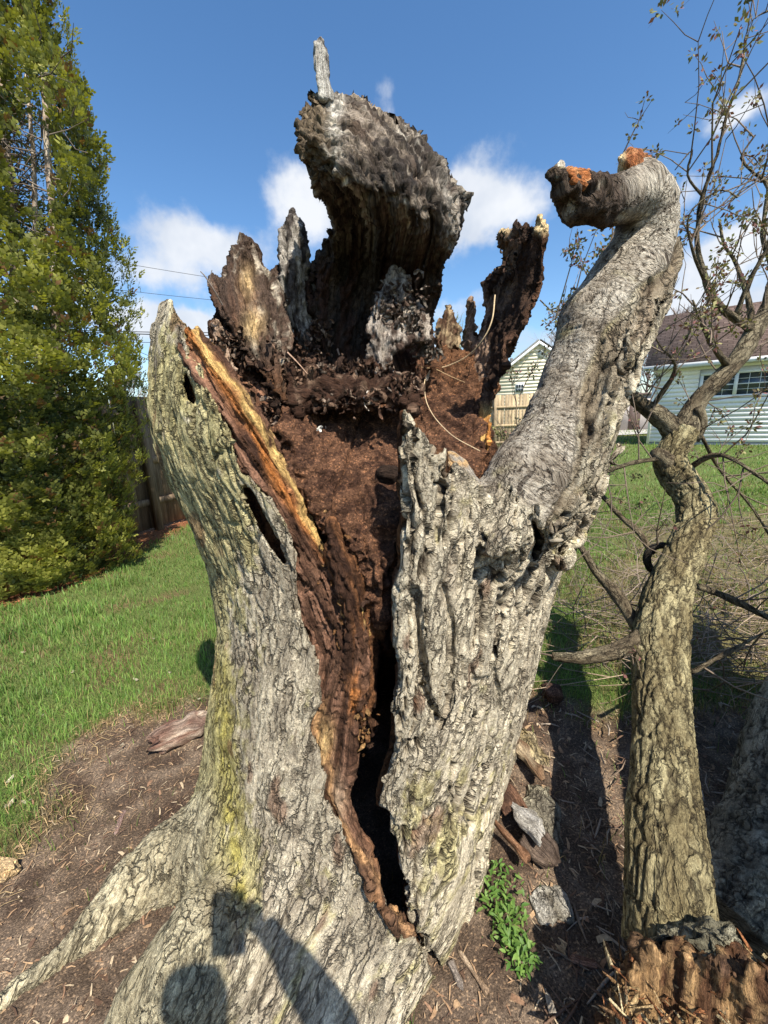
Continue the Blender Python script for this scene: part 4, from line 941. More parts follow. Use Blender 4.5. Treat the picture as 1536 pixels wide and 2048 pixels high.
# grass blades
def grass(n, y0, y1, seed, segs, xs=1.2):
    r = np.random.default_rng(seed); d = np.exp(r.uniform(math.log(y0), math.log(y1), n)); 
    x = r.uniform(-xs, xs*.9, n)*d
    y = d; z = gz(x, y); P = np.stack([x, y, z], 1)
    dd = dirtW(x*1000, y*1000)/1000; dm = mulchW(x*1000, y*1000)/1000; dt_ = trampW(x*1000, y*1000)/1000
    nn = fbm(P*np.array([9, 9, 0])+5, 3, 210)
    keep = r.random(n) < np.clip(sstep(-.10, .12, dd+.10*nn)+.02, 0, 1)*sstep(-.05, .05, dm+.05*nn)*(1-.55*sstep(.2, -.2, dt_))
    P = P[keep]; x, y = P[:, 0], P[:, 1]; n = len(P); nn = nn[keep]
    dist = np.hypot(x, y)
    h = r.uniform(.025, .06, n)*(1+.35*vnoise(P*2.3, 220))*(1+.04*dist)
    # ragged tufts
    h *= 1+.9*sstep(.35, .8, vnoise(P*5.0, 221)); w = np.maximum(.0019, .0010*dist)*r.uniform(.7, 1.3, n)
    az = r.uniform(0, 2*math.pi, n); lean = r.uniform(.15, 1.1, n); ld = np.stack([np.cos(az), np.sin(az), 0*az], 1)
    sd_ = np.stack([-np.sin(az), np.cos(az), 0*az], 1)
    sd_ = sd_*np.cos(.6)+0; upv = np.array([0, 0, 1.0])
    green = mixc(np.tile(A3(.085, .185, .036), (n, 1)), A3(.24, .36, .08)[None, :], r.random(n)); green *= (1+.3*vnoise(P*1.3, 222))[:, None]
    straw = r.random(n) < np.clip(.06+.5*sstep(.12, -.05, dirtW(x*1000, y*1000)/1000-.05)+.25*sstep(.3, .7, vnoise(P*1.7, 223))+.5*sstep(.25, -.1, trampW(x*1000, y*1000)/1000), 0, .85)
    green[straw] = (A3(.34, .25, .12)*r.uniform(.6, 1.2, (straw.sum(), 1)))
    lv = []; cs = []
    for k in range(segs+1):
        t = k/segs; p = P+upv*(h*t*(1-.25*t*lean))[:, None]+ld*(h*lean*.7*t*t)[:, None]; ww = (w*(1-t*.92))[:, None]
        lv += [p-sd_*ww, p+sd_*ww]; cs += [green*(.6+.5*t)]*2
    V = np.stack(lv, 1).reshape(-1, 3); Cc = np.stack(cs, 1).reshape(-1, 3); m = 2*(segs+1)
    b = np.arange(n)[:, None]*m
    Q = np.concatenate([np.stack([b+2*k, b+2*k+1, b+2*k+3, b+2*k+2], -1).reshape(-1, 4) for k in range(segs)])
    return V, Q, Cc
gb = MB()
for a in ((40000, .9, 3.2, 1, 2, 1.5), (48000, 1.6, 7.5, 2, 2), (56000, 3.5, 34, 3, 1, 1.12)):
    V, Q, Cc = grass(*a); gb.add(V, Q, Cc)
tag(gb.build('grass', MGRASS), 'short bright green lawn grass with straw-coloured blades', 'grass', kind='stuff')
# straw and wood crumbs on the bare soil
lit = MB(); r = RNG; Z_ = np.array([0, 0, 1.0])
for k in range(5200):
    while True:
        x, y = r.uniform(-1.7, 1.9), r.uniform(.4, 2.6)
        d0 = float(dirtW(np.array([x*1000.]), np.array([y*1000.]))[0])
        if d0 < 80 and not (abs(x) < .38 and .8 < y < 1.7): break
    z = float(gz(x, y)[0]); L = r.uniform(.006, .035)*(1.3 if x > .25 else 1); w = r.uniform(.0008, .0022)*(1+2.2*(r.random() < .13)); a = r.uniform(0, 6.28); dx = np.array([math.cos(a), math.sin(a), r.uniform(-.25, .35)]); sx = np.array([-math.sin(a), math.cos(a), r.uniform(-.3, .3)])
    o = np.array([x, y, z+.004]); bow = np.array([0, 0, L*.1])+sx*L*r.uniform(-.1, .1)
    V = [o-dx*L/2-sx*w, o-dx*L/2+sx*w, o+bow+sx*w, o+bow-sx*w, o+dx*L/2+sx*w*.4, o+dx*L/2-sx*w*.4]
    c = [(.30, .19, .11), (.36, .24, .14), (.22, .13, .08), (.42, .33, .22), (.10, .06, .04)][r.integers(0, 5)]
    lit.add(V, [(0, 1, 2, 3), (3, 2, 4, 5)], c)
for k in range(3600):   # straw mats where the lawn thins out
    x, y = r.uniform(-1.9, 0.2), r.uniform(.9, 2.4); d0 = float(dirtW(np.array([x*1000.]), np.array([y*1000.]))[0])
    if not -120 < d0 < 190 or r.random() < abs(d0-30)/190: continue
    L = r.uniform(.03, .075); a = r.uniform(0, 6.28); dx = np.array([math.cos(a), math.sin(a), r.uniform(-.12, .3)]); sx = np.array([-math.sin(a), math.cos(a), 0])
    o = np.array([x, y, float(gz(x, y)[0])+.008]); bow = sx*L*r.uniform(-.3, .3)+Z_*L*.15; w = r.uniform(.0007, .0014)
    lit.add([o-dx*L/2-sx*w, o-dx*L/2+sx*w, o+bow+sx*w, o+bow-sx*w, o+dx*L/2+sx*w*.4, o+dx*L/2-sx*w*.4], [(0, 1, 2, 3), (3, 2, 4, 5)], A3(.42, .30, .15)*r.uniform(.5, 1.3))
tag(lit.build('straw_litter', MTWIG), 'dry straw and wood crumbs scattered over the bare soil', 'litter', kind='stuff')
mul = MB()
for k in range(2600):
    px = r.uniform(-150, 400); py = r.uniform(1030, 1260); p = atz(px, py)
    if mulchW(np.array([p[0]*1000]), np.array([p[1]*1000]))[0] > 60: continue
    L = r.uniform(.02, .06); w = r.uniform(.004, .010); a = r.uniform(0, 6.28); dx = np.array([math.cos(a), math.sin(a), r.uniform(-.3, .4)])*L/2; sx = np.array([-math.sin(a), math.cos(a), r.uniform(-.3, .3)])*w
    o = p+[0, 0, .012]; mul.add([o-dx-sx, o-dx+sx, o+dx+sx, o+dx-sx], [(0, 1, 2, 3)], A3(.30, .13, .06)*r.uniform(.5, 1.5))
tag(mul.build('mulch', MTWIG), 'orange-brown mulch strip under the evergreen by the fence', 'mulch', kind='stuff')
print('grass', time.time()-T0)

# ------------------------------------------------------------------ evergreen trees at the left
sil = [(100, -260), (108, -100), (125, 0), (160, 95), (188, 190), (197, 290), (213, 390), (229, 450), (238, 560), (262, 690), (272, 800), (278, 860), (264, 950), (256, 1050), (250, 1110), (235, 1165), (200, 1300)]
def evergreen(axp, Yt, scale, seed, hole, nsp, label, stems, extra=0.0):
    r = np.random.default_rng(seed); base = atz(*axp)*1.0; ax = base[0]; 
    S = np.array([at(x, y, Yt) for x, y in sil]); zz = S[::-1, 2]; ref = atz(70, 1150)*1.0
    axref = at(70, 1000, Yt)[0]-.12
    RR = np.maximum((S[::-1, 0]-axref), .05)*scale
    ztop = zz[-1]+1.8; zz = np.append(zz, ztop); RR = np.append(RR, .05)
    cx = axref+extra
    zs = np.linspace(0, zz[-1], 60); tt = np.linspace(-math.pi*.75, .3, 24); Rs = []
    sy = np.array([q[1] for q in sil], float); sx = np.array([q[0] for q in sil], float)+(0 if extra == 0 else -110)
    for z_ in zs:      # widest circle whose outline stays inside the crown's outline
        R_ = 1.5
        while R_ > .1:
            qx, qy = proj(np.stack([cx+np.cos(tt)*R_, Yt+np.sin(tt)*R_, np.full(24, z_)], 1))
            if (qx <= np.interp(qy, sy, sx)).all(): break
            R_ -= .03
        Rs.append(max(R_, .12))
    zz, RR = zs, np.convolve(np.pad(Rs, 2, mode='edge'), np.ones(5)/5, 'valid')*1.03*scale
    RR = np.minimum(RR, np.where(zz > 4.2, 1.2*(1-(zz-4.2)/5), 9)); RR = np.maximum(RR, .9*np.max(RR[:30])*(zz < 1.6)*(.72+.28*zz/1.6))
    root = empty('evergreen_tree', (cx, Yt, 0)); tag(root, label, 'tree')
    z = np.clip(r.uniform(0, 1, nsp*3)**1.0*zz[-1], .02, None); z = z[:nsp*3]
    th = r.uniform(0, 2*math.pi, nsp*3); front = np.sin(th) < .35
    ok = front | (r.random(nsp*3) < .42); z, th = z[ok][:nsp], th[ok][:nsp]; nn = len(z)
    R0 = np.interp(z, zz, RR)
    Pq = np.stack([np.cos(th)*1.1, np.sin(th)*1.1, z], 1)
    lump = fbm(Pq*np.array([3.4, 3.4, 3.0])+seed, 3, 230+seed)*1.25
    rad = R0*(.98+.22*lump)-np.abs(r.normal(0, .05, nn))
    rad = np.where(r.random(nn) < .30, rad*r.uniform(.45, .95, nn), rad)
    dirv = np.stack([np.cos(th), np.sin(th), np.full(nn, .0)], 1)
    P = np.stack([cx+np.cos(th)*rad, Yt+np.sin(th)*rad, np.maximum(z, .05)], 1)
    px, py = proj(P); keep = np.ones(nn, bool)
    kh = np.exp(-(((px-hole[0])/hole[2])**2+((py-hole[1])/hole[3])**2)*1.0)*(P[:, 1] < Yt+.15)
    kh2 = np.exp(-(((px-hole[0])/hole[2])**2+((py-hole[1])/hole[3])**2))*(P[:, 1] < Yt+.55)
    keep &= r.random(nn) > kh2*2.0-.15*lump
    keep &= (lump > -.8) | (r.random(nn) < .6)
    P, dirv, lump, z = P[keep], dirv[keep], lump[keep], z[keep]; nn = len(P)
    # each spray: flat fan of scale-leaf fingers
    nf = 5; size = r.uniform(.05, .12, nn)
    jit = r.normal(0, .45, (nn, 3)); T = dirv*.38+np.array([0, 0, .85])+jit*.75; T /= np.linalg.norm(T, axis=1)[:, None]
    S_ = np.cross(T, dirv+jit*.9+np.array([.1, 0, .2])); S_ /= np.maximum(np.linalg.norm(S_, axis=1), 1e-6)[:, None]; Nn = np.cross(T, S_)
    light = r.uniform(0, 1, nn)
    cb = mixc(np.tile(A3(.030, .045, .012), (nn, 1)), A3(.29, .29, .055)[None, :], np.clip(light*.75+.8*lump+.10, 0, 1))  # shade of the gaps painted in: recessed sprays get a darker colour
    brn = r.random(nn) < .045; cb[brn] = A3(.16, .085, .03)
    Vs, Cs = [], []
    for k in range(nf):
        t = (k+.3)/nf; side = (-1)**k; ang = side*(1.0-.55*t)
        o = P+T*(size*t*.75)[:, None]; L = size*(.62-.30*t)*r.uniform(.7, 1.2, nn)
        D = T*math.cos(ang)+S_*math.sin(ang)+Nn*r.normal(0, .22, nn)[:, None]; W_ = np.cross(D, Nn); w = (size*.15)[:, None]
        Vs += [o, o+D*(L*.55)[:, None]-W_*w, o+D*L[:, None], o+D*(L*.55)[:, None]+W_*w]
        Cs += [cb*.8, cb, cb*1.35+.01, cb]
    V = np.stack(Vs, 1).reshape(-1, 3); Cc = np.stack(Cs, 1).reshape(-1, 3)
    Q = np.arange(len(V)).reshape(-1, 4)
    o = mesh_obj('crown', V, Q, MLEAF, root, False, {'col': np.clip(Cc, .003, .9), 'gc': V}); o['kind'] = 'stuff'
    for (pts, rr) in stems:
        W3 = np.array([at(a, b, Yt+dy-.12*float((sstep(620, 420, np.array([b]))*sstep(60, 170, np.array([b])))[0])) for a, b, dy in pts]); V, Q, gc, rg = tube(W3, np.linspace(rr, rr*.5, len(W3)), 9, .05)
        V = V+rg*(.006*fbm(gc*np.array([60, 60, 9]), 2, 240))[:, None]
        mesh_obj('trunk', V, Q, MTWIG, root, attrs={'gc': gc, 'col': mixc(np.tile(A3(.32, .24, .18), (len(V), 1)), A3(.60, .52, .43)[None, :], sstep(-.2, .4, fbm(gc*np.array([50, 50, 8]), 2, 241)))})
    tw = MB()
    for k in range(150):
        px = r.normal(hole[0], hole[2]*.9); py = r.normal(hole[1], hole[3]*.8); p = at(px, py, Yt+r.uniform(-.5, .5)); a = r.uniform(-1.5, 4.6); L = r.uniform(.10, .32)
        q = [p, p+np.array([math.cos(a)*L*.5, r.uniform(-.4, .1)*L, L*r.uniform(-.1, .3)]), p+np.array([math.cos(a)*L, r.uniform(-.8, .1)*L, L*r.uniform(0, .8)])]
        V, Q, gc, rg = tube(q, [.005, .004, .0015], 4, .1, False); tw.add(V, Q, A3(.20, .16, .13)*r.uniform(.5, 1.4), gc)
    tw.build('dead_twigs', MTWIG, root)['kind'] = 'stuff'
    return root
evergreen((70, 1150), 3.95, 1.0, 3, (62, 330, 42, 110), 54000, 'tall cone-shaped evergreen with flat sprays, right-hand one with bare stems showing through a gap',
          [([(110, 1150, 0), (112, 800, 0), (108, 480, 0), (96, 320, 0), (90, 180, 0), (84, 60, .1)], .034), ([(120, 1100, .1), (116, 700, .1), (104, 420, .1), (97, 300, .12), (100, 200, .1)], .028), ([(75, 900, .05), (70, 420, .05), (62, 260, 0), (52, 150, 0)], .022)])
evergreen((-150, 1150), 4.15, .95, 5, (20, 340, 40, 120), 9000, 'tall dense evergreen at the far left edge, behind the cone-shaped one', [([(40, 1100, 0), (35, 700, 0), (22, 420, 0), (8, 250, 0), (0, 120, 0)], .045)], extra=-1.15)
print('evergreens', time.time()-T0)

# ------------------------------------------------------------------ fences
def fence(name, A, B, H, bw, gap, mat, label, rails, post_every, posts_front=True, tagname='fence', lean=0.0):
    A = np.array([A[0], A[1], 0.]); B = np.array([B[0], B[1], 0.]); d = B-A; L = np.linalg.norm(d); d /= L; nrm = np.array([d[1], -d[0], 0])
    if nrm@(CAM-A) < 0: nrm = -nrm
    root = empty('fence', tuple(A)); tag(root, label, 'fence'); n = int(L/(bw+gap)); base = None
    V, Q = frame_box(np.zeros(3), d, nrm, (0, 0, 1), (0, -.009, .03), (bw, .009, H))
    for k in range(n):
        if base is None: base = mesh_obj('board', V+A, Q, mat, root, False); o = base; me = o.data
        else: o = bpy.data.objects.new('board', me); C.objects.link(o); o.parent = root
        o.location = tuple(d*(k*(bw+gap))+nrm*RNG.uniform(-.003, .003)+np.array([0, 0, RNG.uniform(-.015, .015)])); o.rotation_euler[1] = RNG.uniform(-.004, .004)
    for z in rails:
        V, Q = frame_box(A, d, nrm, (0, 0, 1), (-.02, .013, z-.045), (L, .052, z+.045)); mesh_obj('rail', V, Q, mat, root, False)
    k = .0
    while k < L:
        V, Q = frame_box(A+d*k, d, nrm, (0, 0, 1), (0, .054, 0), (.09, .145, H-.06)); mesh_obj('post', V, Q, mat, root, False); k += post_every
    return root
pa = atz(304, 1060)[:2]; pb = atz(372, 1040)[:2]; dv = (pb-pa)/np.linalg.norm(pb-pa)
fence('fence', pa-dv*2.3, pa+dv*3.4, 1.9, .138, .006, MFENCE, 'weathered brown board fence behind the evergreens at the left', (.42, 1.02, 1.62), 2.3)
q0 = atz(985, 908)[:2]; q1 = atz(1110, 905)[:2]; dq = (q1-q0)/np.linalg.norm(q1-q0)
fence('fence', q0-dq*5.0, q0+dq*3.3, 2.25, .12, .012, MFENCE2, 'pale tan board fence seen between the stump and its bent limb', (.45, 1.1, 1.8), 2.5)

# ------------------------------------------------------------------ houses
def siding_wall(root, O, d, L, z0, z1, nrm, step, col, name='siding_board', gable=None, skip=None):
    k = 0; z = z0
    while z < z1-.01:
        h = min(step, z1-z); x0, x1 = 0, L
        if gable: x0, x1 = gable(z)
        if x1-x0 > .1:
            segs = [(x0, x1)]
            if skip:
                for (a, b, za, zb) in skip:
                    if z+h > za and z < zb: segs = [s for sg in segs for s in ((sg[0], min(sg[1], a)), (max(sg[0], b), sg[1])) if s[1]-s[0] > .02]
            for (sa, sb) in segs:
                o = np.array([O[0], O[1], z]); m = MB()
                V = [o+d*sa+nrm*.022, o+d*sb+nrm*.022, o+d*sb+nrm*.004+[0, 0, h], o+d*sa+nrm*.004+[0, 0, h], o+d*sa, o+d*sb, o+d*sb+[0, 0, h], o+d*sa+[0, 0, h]]
                m.add(V, [(0, 1, 2, 3), (5, 4, 7, 6), (4, 5, 1, 0), (3, 2, 6, 7), (4, 0, 3, 7), (1, 5, 6, 2)], col); m.build(name, MPAINT, root, False)
        z += step
def quad_slab(name, pts, t, mat, root, col, gdir=None):
    P = np.array(pts, float); n = np.cross(P[1]-P[0], P[3]-P[0]); n /= np.linalg.norm(n); u = (P[1]-P[0])/np.linalg.norm(P[1]-P[0]); v = np.cross(n, u)
    V = np.vstack([P, P-n*t]); gc = np.stack([(V-P[0])@u, (V-P[0])@v, 0*V[:, 0]], 1); m = MB()
    m.add(V, [(0, 1, 2, 3), (7, 6, 5, 4), (0, 4, 5, 1), (1, 5, 6, 2), (2, 6, 7, 3), (3, 7, 4, 0)], col, gc); return m.build(name, mat, root, False)
A = atz(1294, 889); dW = np.array([.8, -.6, 0]); nW = np.array([-.6, -.8, 0]); bW = -nW; LW = 9.0
hr = empty('house', tuple(A)); tag(hr, 'white-sided single-storey house with brown shingle roof and twin windows', 'house')
EZ = 3.25
WH = (.90, .875, .83)
wins = [(1.62, 2.42, 1.75, 2.75), (2.52, 3.32, 1.75, 2.75)]
def hitw(px, py):   # point of the wall plane under a pixel
    d = ray(px, py); t = ((A-CAM)@nW)/(d@nW); p = CAM+d*t; return (p-A)@dW, p[2]
wl = [hitw(1402, 795), hitw(1537, 797), hitw(1402, 752)]
x0w, z0w, z1w = wl[0][0], wl[0][1]+.05, wl[2][1]
mid = (x0w+wl[1][0])/2+.0; wins = [(x0w, mid-.06, z0w, z1w), (mid+.06, wl[1][0], z0w, z1w)]
siding_wall(hr, A, dW, LW, .12, EZ, nW, .17, WH, skip=[(x0w-.14, wl[1][0]+.14, z0w-.14, z1w+.12)])
mm = MB(); V, Q = frame_box(A, dW, bW, (0, 0, 1), (.03, .06, -.1), (LW-.03, 6.0, EZ)); mm.add(V, Q, WH)
V, Q = frame_box(A, dW, bW, (0, 0, 1), (0, .004, -.1), (LW, .06, .12)); mm.add(V, Q, (.35, .35, .34)); mm.build('wall', MPAINT, hr, False)
V, Q = frame_box(A, dW, bW, (0, 0, 1), (-.04, -.035, .05), (.07, .05, EZ)); m2 = MB(); m2.add(V, Q, WH); m2.build('corner_trim', MPAINT, hr, False)
for (a, b, c, d) in wins:
    fr = MB()
    for lo, hi in (((a-.11, -.035, c-.11), (b+.11-.05, .03, c)), ((a-.11, -.035, d), (b+.06, .03, d+.1)), ((a-.11, -.035, c+.001), (a, .03, d-.001)), ((b, -.034, c+.001), (b+.06, .029, d-.001))):
        V, Q = frame_box(A, dW, bW, (0, 0, 1), lo, hi); fr.add(V, Q, (.8, .8, .79))
    w = fr.build('window', MPAINT, hr, False)
    m2 = MB(); V, Q = frame_box(A, dW, bW, (0, 0, 1), (a, .008, c), (b, .02, d)); m2.add(V, Q, (.1, .1, .1)); ob = m2.build('pane', MGLASS, None, False)
    ob.data.transform(Matrix.Translation(-Vector(tuple(A)))); ob.parent = w
    m2 = MB()
    for t in (.333, .667): V, Q = frame_box(A, dW, bW, (0, 0, 1), (a+(b-a)*t-.008, -.004, c), (a+(b-a)*t+.008, .006, d)); m2.add(V, Q, (.75, .75, .74))
    for t in (.25, .5, .75): V, Q = frame_box(A, dW, bW, (0, 0, 1), (a, -.006, c+(d-c)*t-(.02 if t == .5 else .008)), (b, .004, c+(d-c)*t+(.02 if t == .5 else .008))); m2.add(V, Q, (.75, .75, .74))
    ob = m2.build('muntins', MPAINT, None, False); ob.data.transform(Matrix.Translation(-Vector(tuple(A)))); ob.parent = w
Z = np.array([0, 0, 1.0]); rz = 2.55
e0 = A+dW*-.35+nW*.42+Z*(EZ+.02); e1 = A+dW*(LW+.3)+nW*.42+Z*(EZ+.02); r0 = A+dW*-.35+bW*3.0+Z*(EZ+rz); r1 = A+dW*(LW+.3)+bW*3.0+Z*(EZ+rz); b0 = A+dW*-.35+bW*6.4+Z*(EZ+.02); b1 = A+dW*(LW+.3)+bW*6.4+Z*(EZ+.02)
quad_slab('roof', [e0, e1, r1, r0], .08, MROOF, hr, (.2, .15, .13)); quad_slab('roof', [r0, r1, b1, b0], .08, MROOF, hr, (.2, .15, .13))
V, Q = frame_box(A, dW, bW, (0, 0, 1), (-.4, -.52, EZ-.14), (LW+.3, -.42, EZ+.03)); m2 = MB(); m2.add(V, Q, (.78, .78, .77)); m2.build('gutter', MPAINT, hr, False)
V, Q = frame_box(A, dW, bW, (0, 0, 1), (-.35, -.41, EZ-.1), (LW+.3, -.03, EZ-.08)); m2 = MB(); m2.add(V, Q, (.74, .75, .76)); m2.build('soffit', MPAINT, hr, False)
m2 = MB(); P = [A+dW*.0+bW*.05+Z*EZ, A+bW*5.95+Z*EZ, A+bW*3.0+Z*(EZ+rz-.15)]; P2 = [p+dW*.1 for p in P]
m2.add(P+P2, [(0, 2, 1, 1), (3, 4, 5, 5), (0, 1, 4, 3), (1, 2, 5, 4), (2, 0, 3, 5)], WH); m2.build('gable', MPAINT, hr, False)
# pale yellow house beyond the fence
Yh = 30.0; ap = at(1079, 683, Yh); dY = np.array([.93, -.36, 0]); nY = np.array([-.36, -.93, 0]); bY = -nY; HW = 3.6; pit = .72; EY = ap[2]-HW*pit
O = np.array([ap[0], ap[1], 0])-dY*HW
hy = empty('house', tuple(O)); tag(hy, 'pale yellow gabled house with grey roof beyond the tan fence', 'house'); YE = (.93, .83, .64)
siding_wall(hy, O, dY, 2*HW, .3, ap[2]-.05, nY, .24, YE, gable=lambda z: (0, 2*HW) if z < EY else ((z-EY)/pit, 2*HW-(z-EY)/pit))
mm = MB(); V, Q = frame_box(O, dY, bY, (0, 0, 1), (.03, .03, 0), (2*HW-.03, 9, EY)); mm.add(V, Q, YE); P = [O+bY*.03+Z*EY, O+bY*.03+dY*2*HW+Z*EY, O+bY*.03+dY*HW+Z*(ap[2]-.05)]; P2 = [p+bY*8.9 for p in P]
mm.add(P+P2, [(0, 1, 2, 2), (3, 5, 4, 4), (0, 3, 4, 1), (1, 4, 5, 2), (2, 5, 3, 0)], YE); mm.build('wall', MPAINT, hy, False)
for s in (0, 1):
    ea = O+dY*(-.35 if s == 0 else 2*HW+.35)+Z*(EY-.25)+nY*.25; rg_ = O+dY*HW+Z*(ap[2]+.04)+nY*.25; pts = [ea, rg_, rg_+bY*9.3, ea+bY*9.3]
    quad_slab('roof', pts[::-1] if s == 0 else pts, .12, MROOF2, hy, (.2, .2, .2))
    a, b = ea-Z*.02, rg_-Z*.02; m2 = MB(); m2.add([a+nY*.03, b+nY*.03, b+nY*.03-Z*.22, a+nY*.03-Z*.22, a, b, b-Z*.22, a-Z*.22], [(0, 1, 2, 3), (5, 4, 7, 6), (4, 5, 1, 0), (3, 2, 6, 7)], (.84, .84, .82)); m2.build('rake_board', MPAINT, hy, False)
def on_gable(px, py):
    d = ray(px, py); t = ((O-CAM)@nY)/(d@nY); p = CAM+d*t; return (p-O)@dY, p[2]
gx0, gz0 = on_gable(1083, 700); V, Q = frame_box(O, dY, bY, (0, 0, 1), (gx0-.18, -.06, gz0-.55), (gx0+.18, -.03, gz0)); m2 = MB(); m2.add(V, Q, (.62, .60, .5)); m2.build('vent', MPAINT, hy, False)
gx1, gz1 = on_gable(1040, 776); m2 = MB(); V, Q = frame_box(O, dY, bY, (0, 0, 1), (gx1-.3, -.06, gz1-.3), (gx1+.3, -.03, gz1+.3)); m2.add(V, Q, (.8, .8, .78)); w = m2.build('window', MPAINT, hy, False)
m2 = MB()
for sx in (-.26, -.08, .1):
    for sz in (-.26, .02): V, Q = frame_box(O, dY, bY, (0, 0, 1), (gx1+sx, -.075, gz1+sz), (gx1+sx+.15, -.065, gz1+sz+.23)); m2.add(V, Q, (.1, .1, .1))
ob = m2.build('pane', MGLASS, None, False); ob.data.transform(Matrix.Translation(-Vector(tuple(O)))); ob.parent = w
V, Q = frame_box(O, dY, bY, (0, 0, 1), (HW-2.1, 2.0, EY+1.0), (HW-1.9, 2.2, EY+1.9)); m2 = MB(); m2.add(V, Q, (.1, .1, .1)); m2.build('vent_pipe', MPAINT, hy, False)
# small pale outbuilding left of the white house
O3 = atz(1232, 862); hs_ = empty('shed', tuple(O3)); tag(hs_, 'low pale pinkish shed beyond the lawn, left of the white house', 'shed')
m2 = MB(); V, Q = frame_box(O3, X0, (0, 1, 0), Z, (0, 0, 0), (2.6, 2.4, 2.7)); m2.add(V, Q, (.42, .38, .36)); m2.build('wall', MPAINT, hs_, False)
m2 = MB(); V, Q = frame_box(O3, X0, (0, 1, 0), Z, (-.2, -.2, 2.705), (2.8, 2.6, 2.85)); m2.add(V, Q, (.12, .09, .08)); m2.build('roof', MPAINT, hs_, False)
m2 = MB(); V, Q = frame_box(O3, X0, (0, 1, 0), Z, (.9, -.03, .01), (1.8, -.002, 2.1)); m2.add(V, Q, (.10, .07, .06)); m2.build('door', MPAINT, hs_, False)
# driveway strip far right
dvp = [atz(1225, 872), atz(1340, 866), atz(1340, 858), atz(1225, 862)]; m2 = MB(); m2.add([np.array([p[0], p[1], .045]) for p in dvp], [(0, 1, 2, 3)], (.42, .40, .37)); tag(m2.build('path', MPAINT, None, False), kind='structure')

# ------------------------------------------------------------------ overhead wires
def wire(a, b, Y0, Y1, r, label):
    A_, B_ = at(*a, Y0), at(*b, Y1); A2 = A_+(A_-B_)*1.5; n = 16; pts = [A2+(B_-A2)*t-Z*(.25*4*t*(1-t)) for t in np.linspace(0, 1, n)]
    V, Q, gc, rg = tube(pts, [r]*n, 5, 2.0, False); m = MB(); m.add(V, Q, (.02, .02, .02), gc); tag(m.build('power_line', MCABLE), label, 'power line', 'overhead power lines behind the evergreen')
wire((235, 514), (560, 575), 22, 26, .011, 'topmost thin overhead wire, crossing the large cloud')
wire((235, 569), (560, 612), 22, 26, .011, 'second thin overhead wire, in the blue below the cloud')
wire((240, 652), (560, 664), 20, 22, .020, 'upper of two thick black overhead cables')
wire((240, 656), (560, 671), 20, 22, .024, 'lower of two thick black overhead cables')
wire((240, 673), (560, 684), 20, 22, .013, 'thin wire just under the two thick cables')
wire((270, 690), (420, 755), 20, 17, .012, 'slanting low wire, upper of the pair at the fence')
wire((270, 697), (420, 775), 20, 17, .012, 'slanting low wire, lower of the pair at the fence')

# ------------------------------------------------------------------ far bare trees
def bare_tree(base, H, spread, seed, col, twcol, label, r0=.16, haze=0, group=None, nb=26):
    r = np.random.default_rng(seed); base = np.array(base, float); root = empty('bare_tree', tuple(base)); tag(root, label, 'tree', group)
    tr = [base+Z*0, base+Z*H*.35+[r.normal(0, .1), 0, 0], base+Z*H*.7+[r.normal(0, .2), 0, 0], base+Z*H*.97+[r.normal(0, .3), 0, 0]]
    V, Q, gc, rg = tube(tr, [r0, r0*.75, r0*.4, .03], 8, .5); m = MB(); m.add(V, Q, col, gc); m.build('trunk', MTWIG, root)
    b = MB(); t = MB()
    for k in range(nb):
        f = r.uniform(.25, .95); p = np.array([np.interp(f*H, [0, H*.35, H*.7, H*.97], [q[i] for q in tr]) for i in range(3)]); a = r.uniform(0, 6.28)
        L = spread*(1.15-f)*r.uniform(.7, 1.2); d = np.array([math.cos(a), math.sin(a), r.uniform(.5, 1.4)]); d /= np.linalg.norm(d)
        q = [p, p+d*L*.5+r.normal(0, .08*L, 3), p+d*L+Z*L*.25]; V, Q, gc, rg = tube(q, [r0*.35*(1.1-f)+.02, .03, .012], 5, .5, False); b.add(V, Q, col, gc)
        for j in range(12):
            u = r.uniform(.2, 1); s = q[0]+(q[2]-q[0])*u; dd = d+r.normal(0, .6, 3)+Z*.4; dd /= np.linalg.norm(dd); l2 = L*r.uniform(.2, .5)
            V, Q, gc, rg = tube([s, s+dd*l2*.5+r.normal(0, .05, 3), s+dd*l2], [.018, .011, .006], 3, .6, False); t.add(V, Q, twcol, gc)
            for i2 in range(4):
                s2 = s+dd*l2*r.uniform(.3, 1); d3 = dd+r.normal(0, .6, 3); e = s2+d3/np.linalg.norm(d3)*l2*.5
                V, Q, gc, rg = tube([s2, e], [.010, .004], 3, 1, False); t.add(V, Q, twcol, gc)
    b.build('branches', MTWIG, root); t.build('twigs', MTWIG, root)['kind'] = 'stuff'
def gnd(px, Y): p = at(px, 830, Y); return (p[0], p[1], 0)
bare_tree(gnd(905, 42), 11.5, 3.2, 31, (.25, .24, .16), (.33, .34, .16), 'far bare tree with pale yellow-green haze of buds, just right of the hood', .14)
bare_tree(gnd(955, 46), 11.5, 3.4, 32, (.25, .23, .17), (.34, .33, .20), 'far budding tree in the gap beside the dark rear snag', .14)
bare_tree(gnd(1120, 36), 10.5, 4.2, 33, (.16, .13, .11), (.24, .19, .17), 'far grey bare tree behind the yellow house roof', .16)
bare_tree(gnd(1160, 40), 9.5, 4, 37, (.16, .13, .11), (.24, .19, .17), 'far grey bare tree hidden partly by the bent limb', .16)
bare_tree(gnd(265, 30), 6.0, 3.0, 34, (.22, .18, .16), (.30, .25, .24), 'small far bare tree over the fence between evergreen and stump', .12)
bare_tree(gnd(1330, 34), 9.0, 4.0, 35, (.15, .11, .10), (.24, .18, .17), 'far reddish bare tree at the left end of the brown roof', .15)
